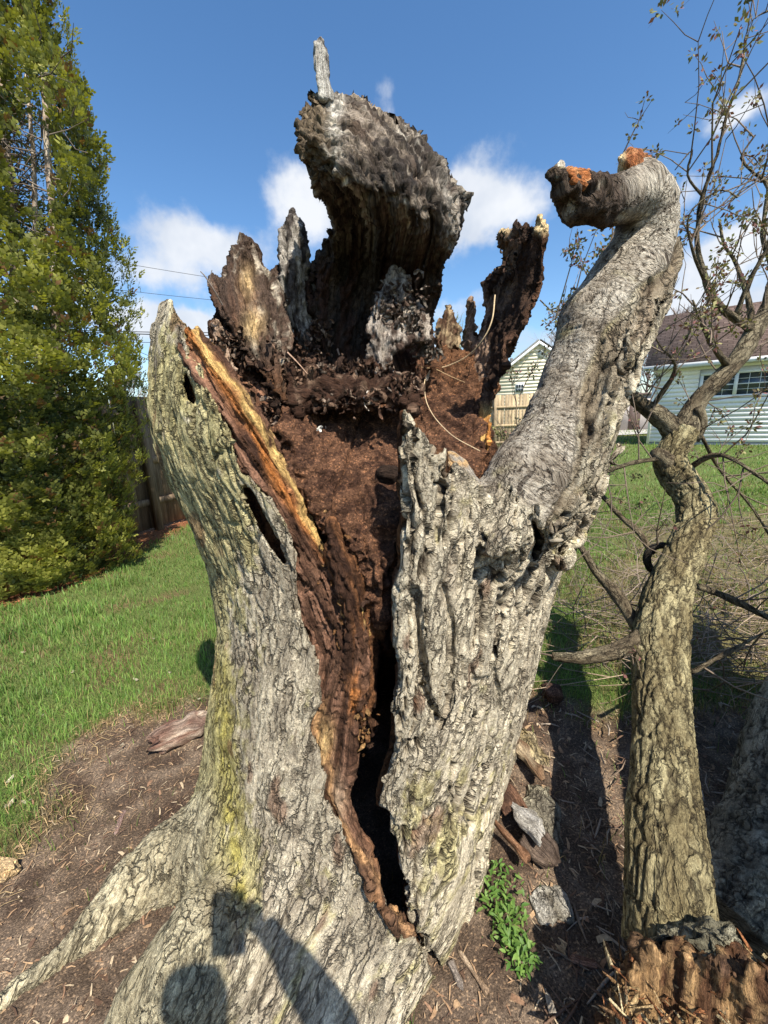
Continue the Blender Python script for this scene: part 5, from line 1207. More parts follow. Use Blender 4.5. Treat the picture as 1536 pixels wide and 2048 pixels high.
bare_tree(gnd(1290, 40), 8.0, 4.2, 36, (.15, .11, .10), (.24, .18, .17), 'far bare tree peeping between the limb and the brown roof', .15)
print('far', time.time()-T0)

# ------------------------------------------------------------------ the fallen tree at the right
def Yz(px, py, z): return atz(px, py, z)[1]
fb = at(1400, 1950, .72); fb[2] = 0
FT = empty('fallen_tree', tuple(fb)); tag(FT, 'fallen leaning maple with broken base, its olive-grey log and budding branches right of the stump', 'fallen tree')
def px_chain(spec):
    P = np.array([at(a, b, y) for a, b, r_, y in spec]); R = np.array([r_ for a, b, r_, y in spec])*((P-CAM)@fw)/F; return P, R
def bark_tube(name, spec, seg, step, c0, c1, amp=.006, parent=None, fr=(26, 26, 7), label=None, lich=.5, seed=0):
    P, R = px_chain(spec); V, Q, gc, rg = tube(P, R, seg, step)
    F1, E, cid = voro(gc*np.array(fr)+.4*fbm(gc*9, 2, 300)[:, None], 301+seed); F2, E2, c2 = voro(gc*np.array([60, 60, 26.]), 305+seed)
    kn = .008*sstep(.35, .8, vnoise(V*5.5, 309+seed))*np.minimum(1, amp/.005)
    V2 = V+rg*(amp*1.5*(sstep(0, .16, E)-1)+amp*.4*(sstep(0, .25, E2)-1)+amp*.5*(cid-.5)+kn+amp*.8*fbm(V*12, 2, 307))[:, None]
    c = mixc(np.tile(np.array(c0), (len(V), 1)), np.array(c1)[None, :], sstep(-.3, .4, fbm(gc*np.array([18, 18, 6]), 3, 308)+.3*fbm(gc*70, 2, 310)))
    c = mixc(c, A3(.03, .022, .016)[None, :], (1-sstep(0, .07, E))*.8)  # fissures painted dark as well as sunk, to look deeper
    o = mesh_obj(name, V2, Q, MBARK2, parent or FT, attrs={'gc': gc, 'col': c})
    if label: o['label'] = label
    return P, R
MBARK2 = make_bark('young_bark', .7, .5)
LG = [(a, b, c, Yz(a, b, z)) for a, b, c, z in [(1345, 1920, 97, .19), (1338, 1830, 92, .23), (1335, 1750, 86, .28), (1330, 1600, 72, .34), (1326, 1480, 62, .39), (1322, 1380, 57, .45), (1320, 1290, 53, .53), (1332, 1200, 46, .64), (1360, 1130, 38, .76), (1388, 1050, 33, .90)]]
LG += [(1386, 1000, 33, 1.95), (1356, 955, 34, 2.02), (1338, 920, 29, 2.05), (1352, 890, 29, 2.07), (1366, 862, 30, 2.09)]
lgP, lgR = bark_tube('log', [(a, b, c*(.87 if b > 1300 else .95), y) for a, b, c, y in LG], 110, .007, (.24, .20, .11), (.46, .41, .245), .006, label='olive-grey fissured log leaning away from the camera')
m2 = MB(); hp = at(1339, 1250, 1.5)
BR = []
def branch(spec, seg=14, step=.03, name='branch', c0=(.15, .12, .08), c1=(.30, .26, .18)):
    spec = [(a, b, c*(.78 if len(BR) > 3 and b < 700 else 1), y*.85) for a, b, c, y in spec]
    P, R = bark_tube(name, spec, seg, step, c0, c1, min(.004, .12*spec[0][2]/790*2.4), seed=len(BR)); BR.append((P, R))
branch([(1364, 872, 27, 2.46), (1395, 805, 18, 2.5), (1440, 757, 17, 2.52), (1478, 715, 15, 2.55), (1515, 650, 13, 2.6), (1550, 585, 11, 2.65), (1620, 480, 8, 2.7)], 20, .02)
branch([(1362, 875, 24, 2.46), (1325, 838, 17, 2.48), (1288, 812, 14, 2.5), (1260, 788, 11, 2.5), (1246, 755, 8, 2.52), (1236, 700, 5, 2.55)], 18, .02)
branch([(1385, 880, 13, 2.46), (1402, 850, 11, 2.44), (1398, 815, 10, 2.42)], 12)
branch([(1345, 935, 30, 2.42), (1322, 915, 17, 2.38), (1312, 905, 12, 2.36)], 16, .015, 'branch_stub')
branch([(1515, 672, 10, 2.58), (1490, 650, 10, 2.56), (1436, 609, 9, 2.5), (1408, 550, 8, 2.46), (1394, 477, 7, 2.44), (1406, 390, 6, 2.42), (1434, 309, 5, 2.4), (1452, 235, 4, 2.4), (1482, 146, 3.5, 2.4), (1490, 79, 2.5, 2.4), (1503, 42, 2, 2.4), (1536, 22, 1.5, 2.4)], 9)
branch([(1505, 655, 9, 2.58), (1499, 610, 8, 2.62), (1488, 570, 6, 2.66), (1468, 520, 4.5, 2.7), (1447, 487, 3.5, 2.72), (1440, 440, 2.5, 2.74)], 8)
branch([(1460, 735, 8, 2.54), (1425, 690, 6, 2.4), (1400, 640, 4, 2.3), (1385, 600, 3, 2.25)], 8)
branch([(1530, 625, 10, 2.62), (1545, 540, 8, 2.66), (1525, 470, 6, 2.68), (1536, 376, 5, 2.7), (1500, 340, 4, 2.7), (1482, 315, 3.5, 2.7), (1510, 270, 2, 2.7)], 8)
branch([(1470, 635, 7, 2.56), (1500, 560, 6, 2.5), (1536, 494, 5, 2.45), (1570, 430, 3, 2.4)], 8)
branch([(1408, 560, 5, 2.46), (1385, 500, 4, 2.36), (1378, 430, 3, 2.3), (1440, 380, 2, 2.3), (1475, 395, 1.5, 2.3)], 6)
branch([(1408, 395, 4, 2.42), (1375, 350, 3, 2.4), (1385, 300, 2.4, 2.4), (1350, 340, 1.5, 2.4)], 6)
branch([(1300, 820, 6, 2.5), (1350, 740, 4, 2.3), (1320, 690, 3, 2.2), (1290, 640, 2, 2.15)], 6)
branch([(1352, 1112, 6, 2.2), (1332, 1092, 7, 2.2), (1308, 1094, 7.5, 2.2), (1294, 1114, 8, 2.2), (1302, 1138, 8, 2.2), (1334, 1152, 8, 2.2)], 14, .015, c0=(.05, .045, .04), c1=(.10, .09, .075))
branch([(1304, 1108, 7, 2.2), (1279, 1066, 6.5, 2.3), (1244, 1035, 6, 2.4), (1199, 986, 5, 2.5), (1165, 950, 3, 2.6)], 8)
branch([(1290, 1275, 17, 1.78), (1255, 1222, 14, 1.9), (1223, 1178, 12, 2.0), (1195, 1147, 9, 2.1), (1150, 1077, 6, 2.2), (1120, 1040, 4, 2.3)], 12)
branch([(1300, 1262, 20, 1.74), (1262, 1290, 18, 1.66), (1209, 1308, 16, 1.62), (1150, 1316, 13, 1.6), (1105, 1312, 9, 1.6)], 14, .02)
branch([(1398, 1172, 8, 2.2), (1454, 1195, 7.5, 2.2), (1510, 1222, 7, 2.1), (1590, 1260, 6, 2.0)], 8)
branch([(1380, 1345, 7, 1.6), (1410, 1330, 5, 1.6), (1500, 1280, 3, 1.7), (1560, 1250, 2, 1.8)], 6)
branch([(1370, 940, 7, 2.4), (1440, 910, 5, 2.2), (1536, 965, 4, 2.0), (1600, 1010, 3, 1.9)], 6)
branch([(1340, 915, 6, 2.4), (1270, 925, 5, 2.3), (1200, 950, 4, 2.3), (1130, 1000, 2, 2.3)], 6)
branch([(1402, 870, 4, 2.44), (1440, 940, 3.5, 2.5), (1500, 1010, 3, 2.5), (1550, 1090, 2, 2.5)], 6)
# twigs with opening flower clusters
tw = MB(); bl = MB(); r = np.random.default_rng(77)
def blossom(p, s):
    for k in range(int(13*s)):
        d = r.normal(0, 1, 3); d /= np.linalg.norm(d); o = p+d*r.uniform(.003, .020)*s; w = np.cross(d, r.normal(0, 1, 3)); w = w/np.linalg.norm(w)*.0062; L = r.uniform(.012, .026)
        c = [(.22, .20, .09), (.14, .11, .065), (.22, .10, .09), (.16, .17, .07)][r.integers(0, 4)]
        bl.add([o, o+d*L*.5-w, o+d*L, o+d*L*.5+w], [(0, 1, 2, 3)], A3(*c)*r.uniform(.6, 1.3))
def twig(p, d, L, rad, depth, bprob):
    d = d/np.linalg.norm(d); n = max(3, int(L/.12)); pts = [p]; dd = d
    for k in range(n):
        dd = dd+r.normal(0, .20, 3)+Z*.06; dd /= np.linalg.norm(dd); pts.append(pts[-1]+dd*L/n)
    V, Q, gc, rg = tube(pts, np.linspace(rad, rad*.35, len(pts)), 4, .2, False); tw.add(V, Q, A3(.15, .115, .085)*r.uniform(.7, 1.4), gc)
    if bprob:
        for k in range(1, len(pts)):
            if r.random() < bprob: blossom(pts[k]+r.normal(0, .004, 3), r.uniform(.7, 1.7))
    if depth:
        for k in range(r.integers(1, 4)):
            i = r.integers(1, len(pts)); twig(pts[i], dd+r.normal(0, .65, 3), L*r.uniform(.3, .6), rad*.6, depth-1, bprob)
for bi, (P, R) in enumerate(BR):
    if bi == 3: continue
    L = np.linalg.norm(np.diff(P, axis=0), axis=1).sum(); n = int(L*(10 if bi not in (12, 15, 14) else 4))+1
    for k in range(n):
        t = r.uniform(.15, 1)*(len(P)-1); i = min(int(t), len(P)-2); p = P[i]+(P[i+1]-P[i])*(t-i); rad = R[i]
        d = np.cross(P[i+1]-P[i], r.normal(0, 1, 3)); d = d/np.linalg.norm(d)+.5*(P[i+1]-P[i])/np.linalg.norm(P[i+1]-P[i])
        d[1] *= .6
        hi_ = p[2] > 1.3
        twig(p, d, r.uniform(.2, .65), min(.0042, rad*.6), 1 if hi_ else 2, .27 if hi_ else .04)
# sprigs showing left of the limb and above the hook
for (a, b, c_, d_, Y_) in ((1130, 700, 1085, 585, 1.9), (1130, 660, 1095, 480, 2.0), (1110, 640, 1130, 470, 2.2), (1080, 600, 1135, 655, 2.2), (1245, 310, 1300, 225, 2.3), (1230, 460, 1200, 520, 2.2), (1225, 450, 1215, 560, 2.2), (1180, 560, 1150, 500, 2.1), (1040, 790, 1062, 700, 2.6),
                          (1040, 880, 1045, 720, 2.6), (1250, 440, 1215, 430, 2.3), (1090, 655, 1180, 600, 2.2), (1060, 900, 1000, 850, 2.2), (1200, 560, 1235, 470, 2.2), (1150, 620, 1100, 660, 2.3), (1300, 340, 1322, 300, 2.3)):
    p, q = at(a, b, Y_), at(c_, d_, Y_); L = np.linalg.norm(q-p); twig(p, q-p, L, .004, 1, .45)
tw.build('twigs', MTWIG, FT)['kind'] = 'stuff'; bl.build('blossoms', MBLOS, FT, False)['kind'] = 'stuff'
# torn base
def bark_col(V, gc, px, py, N): return weather(V, gc, A3(.13, .12, .085), A3(.30, .28, .19), (25, 25, 8), 401)
yb = [(x, y, Yz(x, y, z)) for x, y, z in ((1240, 1960, .22), (1320, 1900, .28), (1420, 1930, .30), (1536, 1960, .32), (1300, 2050, .12), (1450, 2060, .16), (1600, 2050, .2), (1250, 2080, .06), (1600, 1950, .3))]
def tcol(V, gc, px, py, N):
    s = fbm(gc*np.array([50, 50, 12]), 3, 402); s2 = vnoise(V*22, 403)
    c = mixc(np.tile(A3(.12, .06, .032), (len(V), 1)), A3(.46, .29, .14)[None, :], sstep(-.2, .45, s+.3*s2)); return mixc(c, A3(.10, .06, .04)[None, :], sstep(.05, .5, s2)*.75)
slab('torn_wood', [(1205, 2070), (1240, 1950), (1285, 1895), (1340, 1880), (1400, 1900), (1450, 1905), (1500, 1925), (1560, 1930), (1640, 1950), (1640, 2120), (1200, 2130)], yb, .05, .03, [(1400, 1850), (1380, 2100)], tcol,
     lambda V, gc, px, py: .020*fbm(gc*np.array([30, 30, 8]), 3, 404)+.014*np.abs(fbm(gc*np.array([95, 95, 7]), 3, 405))+.008*fbm(V*80, 2, 406), jag=(.016, 40, 12), vox=.006, parent=FT, label='torn orange-tan wood at the broken base')
sp = MB()
for k in range(650):
    px = r.uniform(1215, 1600); py = r.uniform(1900, 2090); p = atz(px, py, .27+r.uniform(-.07, .06)); L = r.uniform(.012, .05); a = r.uniform(0, 6.28); d = np.array([math.cos(a)*.8, math.sin(a)*.8-.2, r.uniform(-.1, .7)]); d /= np.linalg.norm(d); w = np.cross(d, r.normal(0, 1, 3)); w = w/np.linalg.norm(w)*L*r.uniform(.05, .16); u = np.cross(d, w)*.3
    c = [(.70, .50, .26), (.55, .33, .15), (.46, .20, .09), (.36, .21, .11), (.76, .62, .38)][r.integers(0, 5)]
    sp.add([p-w-u, p+w-u, p+w*.7+d*L, p-w*.5+d*L*.8, p-w+u, p+w+u, p+w*.6+d*L+u*.5, p-w*.4+d*L*.8+u*.5], [(0, 1, 2, 3), (7, 6, 5, 4), (0, 3, 7, 4), (1, 5, 6, 2), (3, 2, 6, 7)], A3(*c)*r.uniform(.5, 1.2))
sp.build('splinters', MWOOD, FT, False)['kind'] = 'stuff'
slab('bark_flap', [(1290, 1870), (1330, 1850), (1400, 1838), (1452, 1845), (1475, 1880), (1455, 1905), (1500, 1925), (1470, 1945), (1410, 1930), (1350, 1905), (1300, 1900)], [(x, y, Yz(x, y, z)) for x, y, z in ((1300, 1880, .27), (1400, 1860, .31), (1470, 1900, .34), (1400, 1910, .32))], .035, .02, [(1290, 1900), (1480, 1880)],
     lambda V, gc, px, py, N: weather(V, gc, A3(.14, .13, .09), A3(.42, .40, .30), (25, 25, 12), 410), rimd, mat=MBARK2, jag=(.010, 40, 15), parent=FT, label='grey bark flap curling over the torn base', vox=.0055)
# second, shaded stem leaning to the right, and an unseen limb added to shade it
bark_tube('log', [(1445, 1880, 108, .82), (1520, 1780, 108, .92), (1575, 1660, 100, 1.05), (1600, 1520, 92, 1.22), (1650, 1400, 86, 1.4), (1720, 1280, 80, 1.6)], 70, .011, (.30, .27, .20), (.52, .47, .36), .007, label='shaded second log at the right edge', seed=3)
P, R = np.array([(.95, .45, .30), (1.35, .60, .75), (1.70, .86, 1.0), (2.1, 1.15, 1.25), (2.6, 1.5, 1.6)]), np.array([.13, .20, .24, .24, .20])
V, Q, gc, rg = tube(P, R, 36, .04); mesh_obj('limb', V+rg*(.02*fbm(gc*np.array([14, 14, 5]), 3, 420))[:, None], Q, MBARK2, FT, attrs={'gc': gc, 'col': np.tile(A3(.24, .22, .16), (len(V), 1))})  # out of view, added to cast shade over the second log
print('fallen', time.time()-T0)

# ------------------------------------------------------------------ loose pieces on the ground
def chunk(name, pts, label, cat, dims, col0, col1, mat=None, amp=.010, zoff=0.0, rz=None, tilt=(0, 0), seed=0, group=None, fr=(50, 50, 9), rounded=.35):
    """irregular lump: pts = (px,py) centre, or two pixels giving the long axis on the ground"""
    if len(pts) == 4: a, b = atz(pts[0], pts[1]), atz(pts[2], pts[3]); c = (a+b)/2; d = b-a; ang = math.atan2(d[1], d[0]); dims = (np.linalg.norm(d), dims[1], dims[2])
    else: c = atz(*pts); ang = rz or 0
    n = 14; m = 9; th = np.linspace(0, 2*math.pi, 2*n, endpoint=False); s = np.linspace(-1, 1, max(10, int(dims[0]/.006)))
    e = (1-np.abs(s)**14)**.5*.95+.04
    X_ = np.repeat(s, len(th))*dims[0]/2; ct = np.tile(np.cos(th), len(s)); st = np.tile(np.sin(th), len(s))
    sq = lambda v: np.sign(v)*np.abs(v)**rounded
    E_ = np.repeat(e, len(th)); P = np.stack([X_, sq(ct)*dims[1]/2*E_, sq(st)*dims[2]/2*E_], 1)
    gc = np.stack([P[:, 1], P[:, 2], P[:, 0]], 1)+seed
    Nn = np.stack([0*X_, ct, st], 1); P = P+Nn*(amp*1.5*fbm(gc*np.array(fr), 3, 430+seed)+amp*fbm(gc*14, 2, 431+seed)*1.8)[:, None]; P[:, 0] += amp*5*vnoise(gc*np.array([60, 60, 2]), 432+seed)*np.abs(np.repeat(s, len(th)))**3
    P[:, 1] *= 1+.35*vnoise(np.stack([P[:, 0]*0+seed, P[:, 0]*18, P[:, 0]*0], 1), 434)
    k = len(th); i = np.arange(len(s)-1)[:, None]*k; j = np.arange(k)[None]; Q = np.stack([i+j, i+(j+1) % k, i+k+(j+1) % k, i+k+j], -1).reshape(-1, 4)
    z0 = float(gz(c[0], c[1])[0]); lo = P[:, 2].min()
    o = mesh_obj(name, P, Q, mat or MWOOD, None, attrs={'gc': gc, 'col': mixc(np.tile(np.array(col0), (len(P), 1)), np.array(col1)[None, :], sstep(-.3, .4, fbm(gc*np.array([40, 40, 12]), 3, 433+seed)))})
    o.location = (c[0], c[1], z0+dims[2]/2*.8+zoff); o.rotation_euler = (tilt[0], tilt[1], ang); tag(o, label, cat, group); return o
B0, B1 = (.22, .20, .16), (.55, .52, .44)
chunk('bark_slab', (1085, 1790, 1120, 1860), 'broad pale grey bark slab beside the green weed', 'bark', (0, .11, .022), B0, (.6, .58, .53), MBARK, seed=1, amp=.008)
chunk('bark_slab', (1075, 1590, 1100, 1740), 'long furrowed bark slab leaning at the right foot of the stump', 'bark', (0, .11, .03), B0, (.52, .48, .36), MBARK, seed=2, amp=.010)
chunk('bark_slab', (1015, 1640, 1085, 1725), 'silvery weathered wood slab lying across the long bark slab', 'wood piece', (0, .06, .016), (.4, .38, .34), (.66, .64, .6), MWOOD, seed=3, zoff=.06, tilt=(0, -.2))
chunk('wood_chunk', (1000, 1600, 1030, 1655), 'dark brown rotten chunk against the stump foot', 'wood piece', (0, .06, .022), (.09, .05, .035), (.2, .11, .07), MWOOD, seed=4, zoff=.05)
chunk('stick', (985, 1685, 1060, 1775), 'reddish-brown barkless stick above the green weed', 'stick', (0, .026, .024), (.18, .09, .05), (.34, .19, .11), MWOOD, seed=5, zoff=.05, amp=.004, rounded=.9)
chunk('wood_chunk', (1030, 1520, 1085, 1590), 'curved brown wood piece with a pale split side', 'wood piece', (0, .055, .02), (.20, .12, .07), (.45, .36, .24), MWOOD, seed=6, zoff=.05)
chunk('wood_chunk', (1050, 1480, 1080, 1545), 'straw-yellow wood lump behind the curved piece', 'wood piece', (0, .10, .03), (.40, .32, .18), (.60, .50, .32), MBARK, seed=7)
chunk('wood_chunk', (1060, 1700, 1105, 1760), 'dark frayed wood lump beside the silvery slab', 'wood piece', (0, .08, .022), (.07, .05, .04), (.24, .18, .14), MWOOD, seed=8, zoff=.02)
chunk('wood_chip', (1112, 1892, 1138, 1912), 'small tan wood chip in the shade beside the log', 'wood piece', (0, .03, .01), (.42, .30, .18), (.55, .42, .26), MWOOD, seed=9, amp=.003)
chunk('wood_chip', (1140, 1925, 1200, 1940), 'reddish wood flake lying in the dark gap', 'wood piece', (0, .022, .012), (.26, .14, .10), (.38, .24, .18), MWOOD, seed=10, amp=.003)
chunk('wood_chip', (1095, 2000, 1110, 2048), 'pale curled bark flake at the bottom edge', 'bark', (0, .016, .014), (.45, .38, .30), (.6, .54, .45), MWOOD, seed=11, amp=.003)
chunk('stick', (918, 1920, 978, 2010), 'pale forked root sliver lying on dark soil', 'stick', (0, .010, .009), (.34, .24, .16), (.52, .40, .28), MWOOD, seed=12, amp=.003, rounded=1)
chunk('stick', (898, 1940, 925, 2000), 'grey flat splinter just right of the crack foot', 'stick', (0, .022, .012), (.20, .16, .13), (.34, .29, .25), MWOOD, seed=13, amp=.003)
chunk('brick_piece', (-30, 1742, 32, 1752), 'broken tan brick fragment at the left edge', 'brick', (0, .055, .035), (.40, .27, .14), (.52, .38, .22), MSOIL, seed=14, amp=.004)
chunk('stick', (228, 1660, 246, 1610), 'flat pinkish-brown stick on the bare soil', 'stick', (0, .020, .008), (.30, .20, .17), (.42, .31, .27), MWOOD, seed=15, amp=.002)
chunk('root_remnant', (312, 1490, 425, 1445), 'frayed reddish root stub lying at the left foot of the stump', 'root', (0, .12, .06), (.20, .11, .08), (.48, .38, .30), MWOOD, seed=16, zoff=.025, amp=.016, fr=(40, 40, 5))
ball = chunk('burl_ball', (1103, 1400), 'round dark brown knot ball on the grass edge right of the stump', 'wood knot', (.085, .08, .08), (.055, .032, .024), (.12, .07, .05), MSOIL, seed=17, amp=.004, rounded=1.0, zoff=.01)
sticks = MB()
for k in range(430):
    px = r.uniform(1150, 1650); py = r.uniform(1010, 1370)
    if px < 1400 and r.random() < .5: continue
    p = atz(px, py)+Z*r.uniform(.01, .16)*r.random(); a = r.normal(.1, .7)+(math.pi if r.random() < .5 else 0); L = r.uniform(.3, 1.3); pts = [p]
    d = np.array([math.cos(a), math.sin(a)*.8, r.normal(0, .06)])
    for j in range(4): d = d+r.normal(0, .16, 3)*np.array([1, 1, .3]); pts.append(pts[-1]+d*L/4)
    pts = np.array(pts); pts[:, 2] = np.maximum(pts[:, 2], .01)
    V, Q, gc, rg = tube(pts, np.linspace(.0038, .0014, 5)*r.uniform(.5, 1.3), 4, .3, False); sticks.add(V, Q, A3(.26, .20, .14)*r.uniform(.35, 1.4), gc)
for k in range(190):   # arching dead twigs standing out of the pile
    px = r.uniform(1130, 1640); py = r.uniform(1030, 1330); p = atz(px, py)+Z*.02; a = r.uniform(0, 6.28); L = r.uniform(.35, 1.1); d = np.array([math.cos(a), math.sin(a)*.7, r.uniform(.3, 1.3)]); d /= np.linalg.norm(d); pts = [p]
    for j in range(6): d = d+r.normal(0, .14, 3)+np.array([0, 0, -.22]); d /= np.linalg.norm(d); pts.append(pts[-1]+d*L/6)
    pts = np.array(pts); pts[:, 2] = np.maximum(pts[:, 2], .01); rr = r.uniform(.0022, .0055)
    V, Q, gc, rg = tube(pts, np.linspace(rr, rr*.35, 7), 5, .1, False); cc = A3(.24, .19, .145)*r.uniform(.4, 1.3); sticks.add(V, Q, cc, gc)
    for j in range(3):
        q = pts[r.integers(1, 6)]; e = q+r.normal(0, .11, 3); e[2] = max(e[2], .01); V, Q, gc, rg = tube([q, (q+e)/2+r.normal(0, .012, 3), e], [rr*.5, rr*.4, rr*.2], 4, .1, False); sticks.add(V, Q, cc, gc)
tag(sticks.build('brush_pile', MTWIG), 'tangle of thin tan twigs lying on the lawn behind the log', 'brush pile', kind='stuff')
st = MB()
for k in range(420):
    px = r.uniform(1080, 1620); py = r.uniform(1400, 2040); p = atz(px, py, .012); a = r.uniform(0, 6.28); L = r.uniform(.02, .11); d = np.array([math.cos(a), math.sin(a), r.normal(0, .1)])*L/2
    V, Q, gc, rg = tube([p-d, p+r.normal(0, .004, 3), p+d], np.array([.6, 1, .4])*r.uniform(.001, .005), 4, .1, False); st.add(V, Q, [(.20, .15, .11), (.34, .28, .22), (.13, .08, .055)][r.integers(0, 3)], gc)
tag(st.build('wood_debris', MTWIG), 'small twigs and bark crumbs covering the soil between stump and log', 'litter', kind='stuff')
# dry leaves on the lawn
for (px, py, lab_) in [(243, 1492, 'pale curled leaf on the bare soil just below the lawn edge'), (85, 1432, 'pale leaf on the lawn left of the bare soil tip'), (20, 1560, 'larger whitish leaf at the left frame edge, upper of two'), (18, 1612, 'larger whitish leaf at the left frame edge, lower of two'),
        (52, 1604, 'small curled leaf where lawn meets bare soil at far left'), (272, 1360, 'white curled leaf in the middle of the left lawn'), (340, 1345, 'white curled leaf on the lawn nearest the stump'), (145, 1345, 'small pale leaf alone on the lawn under the evergreen'),
        (310, 1277, 'small pale leaf on the lawn below the fence post'), (48, 1305, 'small pale leaf at far left, nearest the evergreen shade'), (400, 1398, 'pale leaf touching the left side of the stump'), (170, 1290, 'tiny pale leaf on the lawn midway to the evergreen')]:
    p = atz(px, py, .025); L = r.uniform(.010, .020)*(1.3 if px < 30 else 1); a = r.uniform(0, 6.28); u = np.linspace(-1, 1, 7); V = []
    for t in u:
        w = (1-t*t)*.45*L+.0008; c_ = np.array([t*L, 0, L*.5*t*t])
        V += [c_+[0, -w*r.uniform(.6, 1.2), w*r.uniform(-.2, .9)], c_+[0, 0, 0], c_+[0, w*r.uniform(.6, 1.2), w*r.uniform(-.2, .9)]]
    V = np.array(V); Q = [(3*i+j, 3*i+j+1, 3*i+j+4, 3*i+j+3) for i in range(6) for j in range(2)]; m = MB(); m.add(V, Q, A3(.46, .40, .30)*r.uniform(.7, 1.25)); o = m.build('dry_leaf', MLEAF); o.location = tuple(p); o.rotation_euler = (r.uniform(-.4, .4), r.uniform(-.4, .4), a)
    tag(o, lab_, 'leaf', 'dry leaves on the left lawn')
# green weed at the foot of the stump
wb = atz(1000, 1870); WD = empty('weed', tuple(wb)); tag(WD, 'bright green leafy weed clump at the right foot of the stump', 'weed')
wl_ = MB()
for k in range(560):
    t = r.random(); cxp = np.interp(t, [0, .5, 1], [985, 1000, 1050])+r.normal(0, 24)*(1.15-t*.6); cyp = 1745+t*215
    p = atz(cxp, cyp)+Z*r.uniform(.01, .07); a = r.uniform(0, 6.28); L = r.uniform(.011, .027); d = np.array([math.cos(a), math.sin(a)-.15, r.uniform(.0, 1.1)]); d /= np.linalg.norm(d); w = np.cross(d, Z+r.normal(0, .3, 3)); w /= np.linalg.norm(w); nn_ = np.cross(w, d)
    V = []
    for i in range(6):
        s = i/5; ww = (.30*math.sin(math.pi*min(1, s*.9+.08))+.05*(i % 2))*L*(.55); c_ = p+d*L*s-nn_*0+Z*(-.25*L*s*s); V += [c_-w*ww+nn_*ww*.3, c_, c_+w*ww+nn_*ww*.3]
    wl_.add(V, [(3*i+j, 3*i+j+1, 3*i+j+4, 3*i+j+3) for i in range(5) for j in range(2)], mixc(np.tile(A3(.07, .16, .03), (1, 1)), A3(.17, .27, .06)[None, :], np.array([r.random()]))[0])
wl_.build('leaves', MLEAF, WD)['kind'] = 'stuff'
ws = MB()
for k in range(26):
    p = atz(r.uniform(950, 1060), r.uniform(1770, 1930)); V, Q, gc, rg = tube([p, p+Z*.04+r.normal(0, .01, 3)], [.002, .001], 4, .05, False); ws.add(V, Q, (.12, .2, .06), gc)
ws.build('stems', MTWIG, WD)['kind'] = 'stuff'
w2 = atz(800, 2030); W2 = empty('weed', tuple(w2)); tag(W2, 'tiny grass tuft at the bottom edge below the crack', 'weed'); m = MB()
for k in range(46):
    p = atz(r.uniform(770, 830), r.uniform(2010, 2070)); d = r.normal(0, .014, 3)+Z*r.uniform(.02, .04); wv_ = np.array([.0015, .0008, 0]); m.add([p-wv_, p+wv_, p+d*.6+wv_*.7, p+d*.6-wv_*.7, p+d*1.1, p+d*1.1], [(0, 1, 2, 3), (3, 2, 4, 5)], A3(.10, .2, .04)*r.uniform(.7, 1.3))
m.build('leaves', MGRASS, W2)
# dry runner strung over the rot
def strand(name, pts, r0, col, label, cat):
    P = np.array([at(*p) for p in pts]); V, Q, gc, rg = tube(P, np.linspace(r0, r0*.5, len(P)), 6, .008, False); m = MB(); m.add(V, Q, col, gc); o = m.build(name, MTWIG); tag(o, label, cat); return o
strand('dry_vine', [(990, 590, 1.30), (984, 640, 1.27), (965, 680, 1.28), (935, 712, 1.33), (900, 730, 1.37), (872, 738, 1.38), (858, 745, 1.36), (849, 765, 1.30), (852, 800, 1.22), (866, 830, 1.13), (890, 858, 1.05), (915, 878, .98), (960, 902, .94)], .0022, (.55, .42, .26), 'long pale dry runner looping down over the brown rot', 'vine')
strand('dry_vine', [(832, 728, 1.36), (845, 735, 1.36), (870, 738, 1.36), (900, 752, 1.34), (930, 765, 1.33)], .0013, (.50, .36, .20), 'thin side root branching from the dry runner', 'vine')
strand('dry_vine', [(736, 782, 1.12), (728, 795, 1.11), (730, 812, 1.10), (738, 822, 1.10)], .0022, (.55, .48, .40), 'short white curled rootlet under the ledge', 'vine')
strand('twig', [(445, 610, 1.10), (425, 575, 1.08), (408, 550, 1.08), (401, 543, 1.08)], .0022, (.16, .13, .11), 'bare twig sticking up left of the broad snag', 'twig')
strand('twig', [(418, 566, 1.08), (421, 552, 1.08), (424, 540, 1.08)], .0015, (.16, .13, .11), 'short fork of the twig left of the broad snag', 'twig')
strand('twig', [(575, 705, 1.13), (595, 725, 1.12), (615, 748, 1.12)], .0025, (.40, .26, .18), 'thin tan splinter lying across the cavity top', 'twig')
m = MB()
for k in range(6):
    p = at(r.normal(641, 5), r.normal(856, 3), 1.10); d = r.normal(0, .005, 3); w = np.cross(d, [0, 1, .3]); w = w/np.linalg.norm(w)*.003; m.add([p-d-w, p-d+w, p+d+w*.5, p+d-w*.5], [(0, 1, 2, 3)], (.7, .68, .6))
tag(m.build('white_fleck', MTWIG), 'small white papery fleck on the rot below the ledge', 'litter')
# a few seedlings in front of the far fence
SE = at(1040, 900, 5.0); SE[2] = 0; sr = empty('sapling', tuple(SE)); tag(sr, 'thin budding sapling in front of the tan fence', 'sapling'); tw = MB(); bl = MB()
for k in range(5): twig(SE+r.normal(0, .12, 3)*[1, 1, 0], Z+r.normal(0, .12, 3), r.uniform(1.2, 1.9), .006, 2, .5)
tw.build('stems', MTWIG, sr)['kind'] = 'stuff'; bl.build('buds', MBLOS, sr, False)['kind'] = 'stuff'

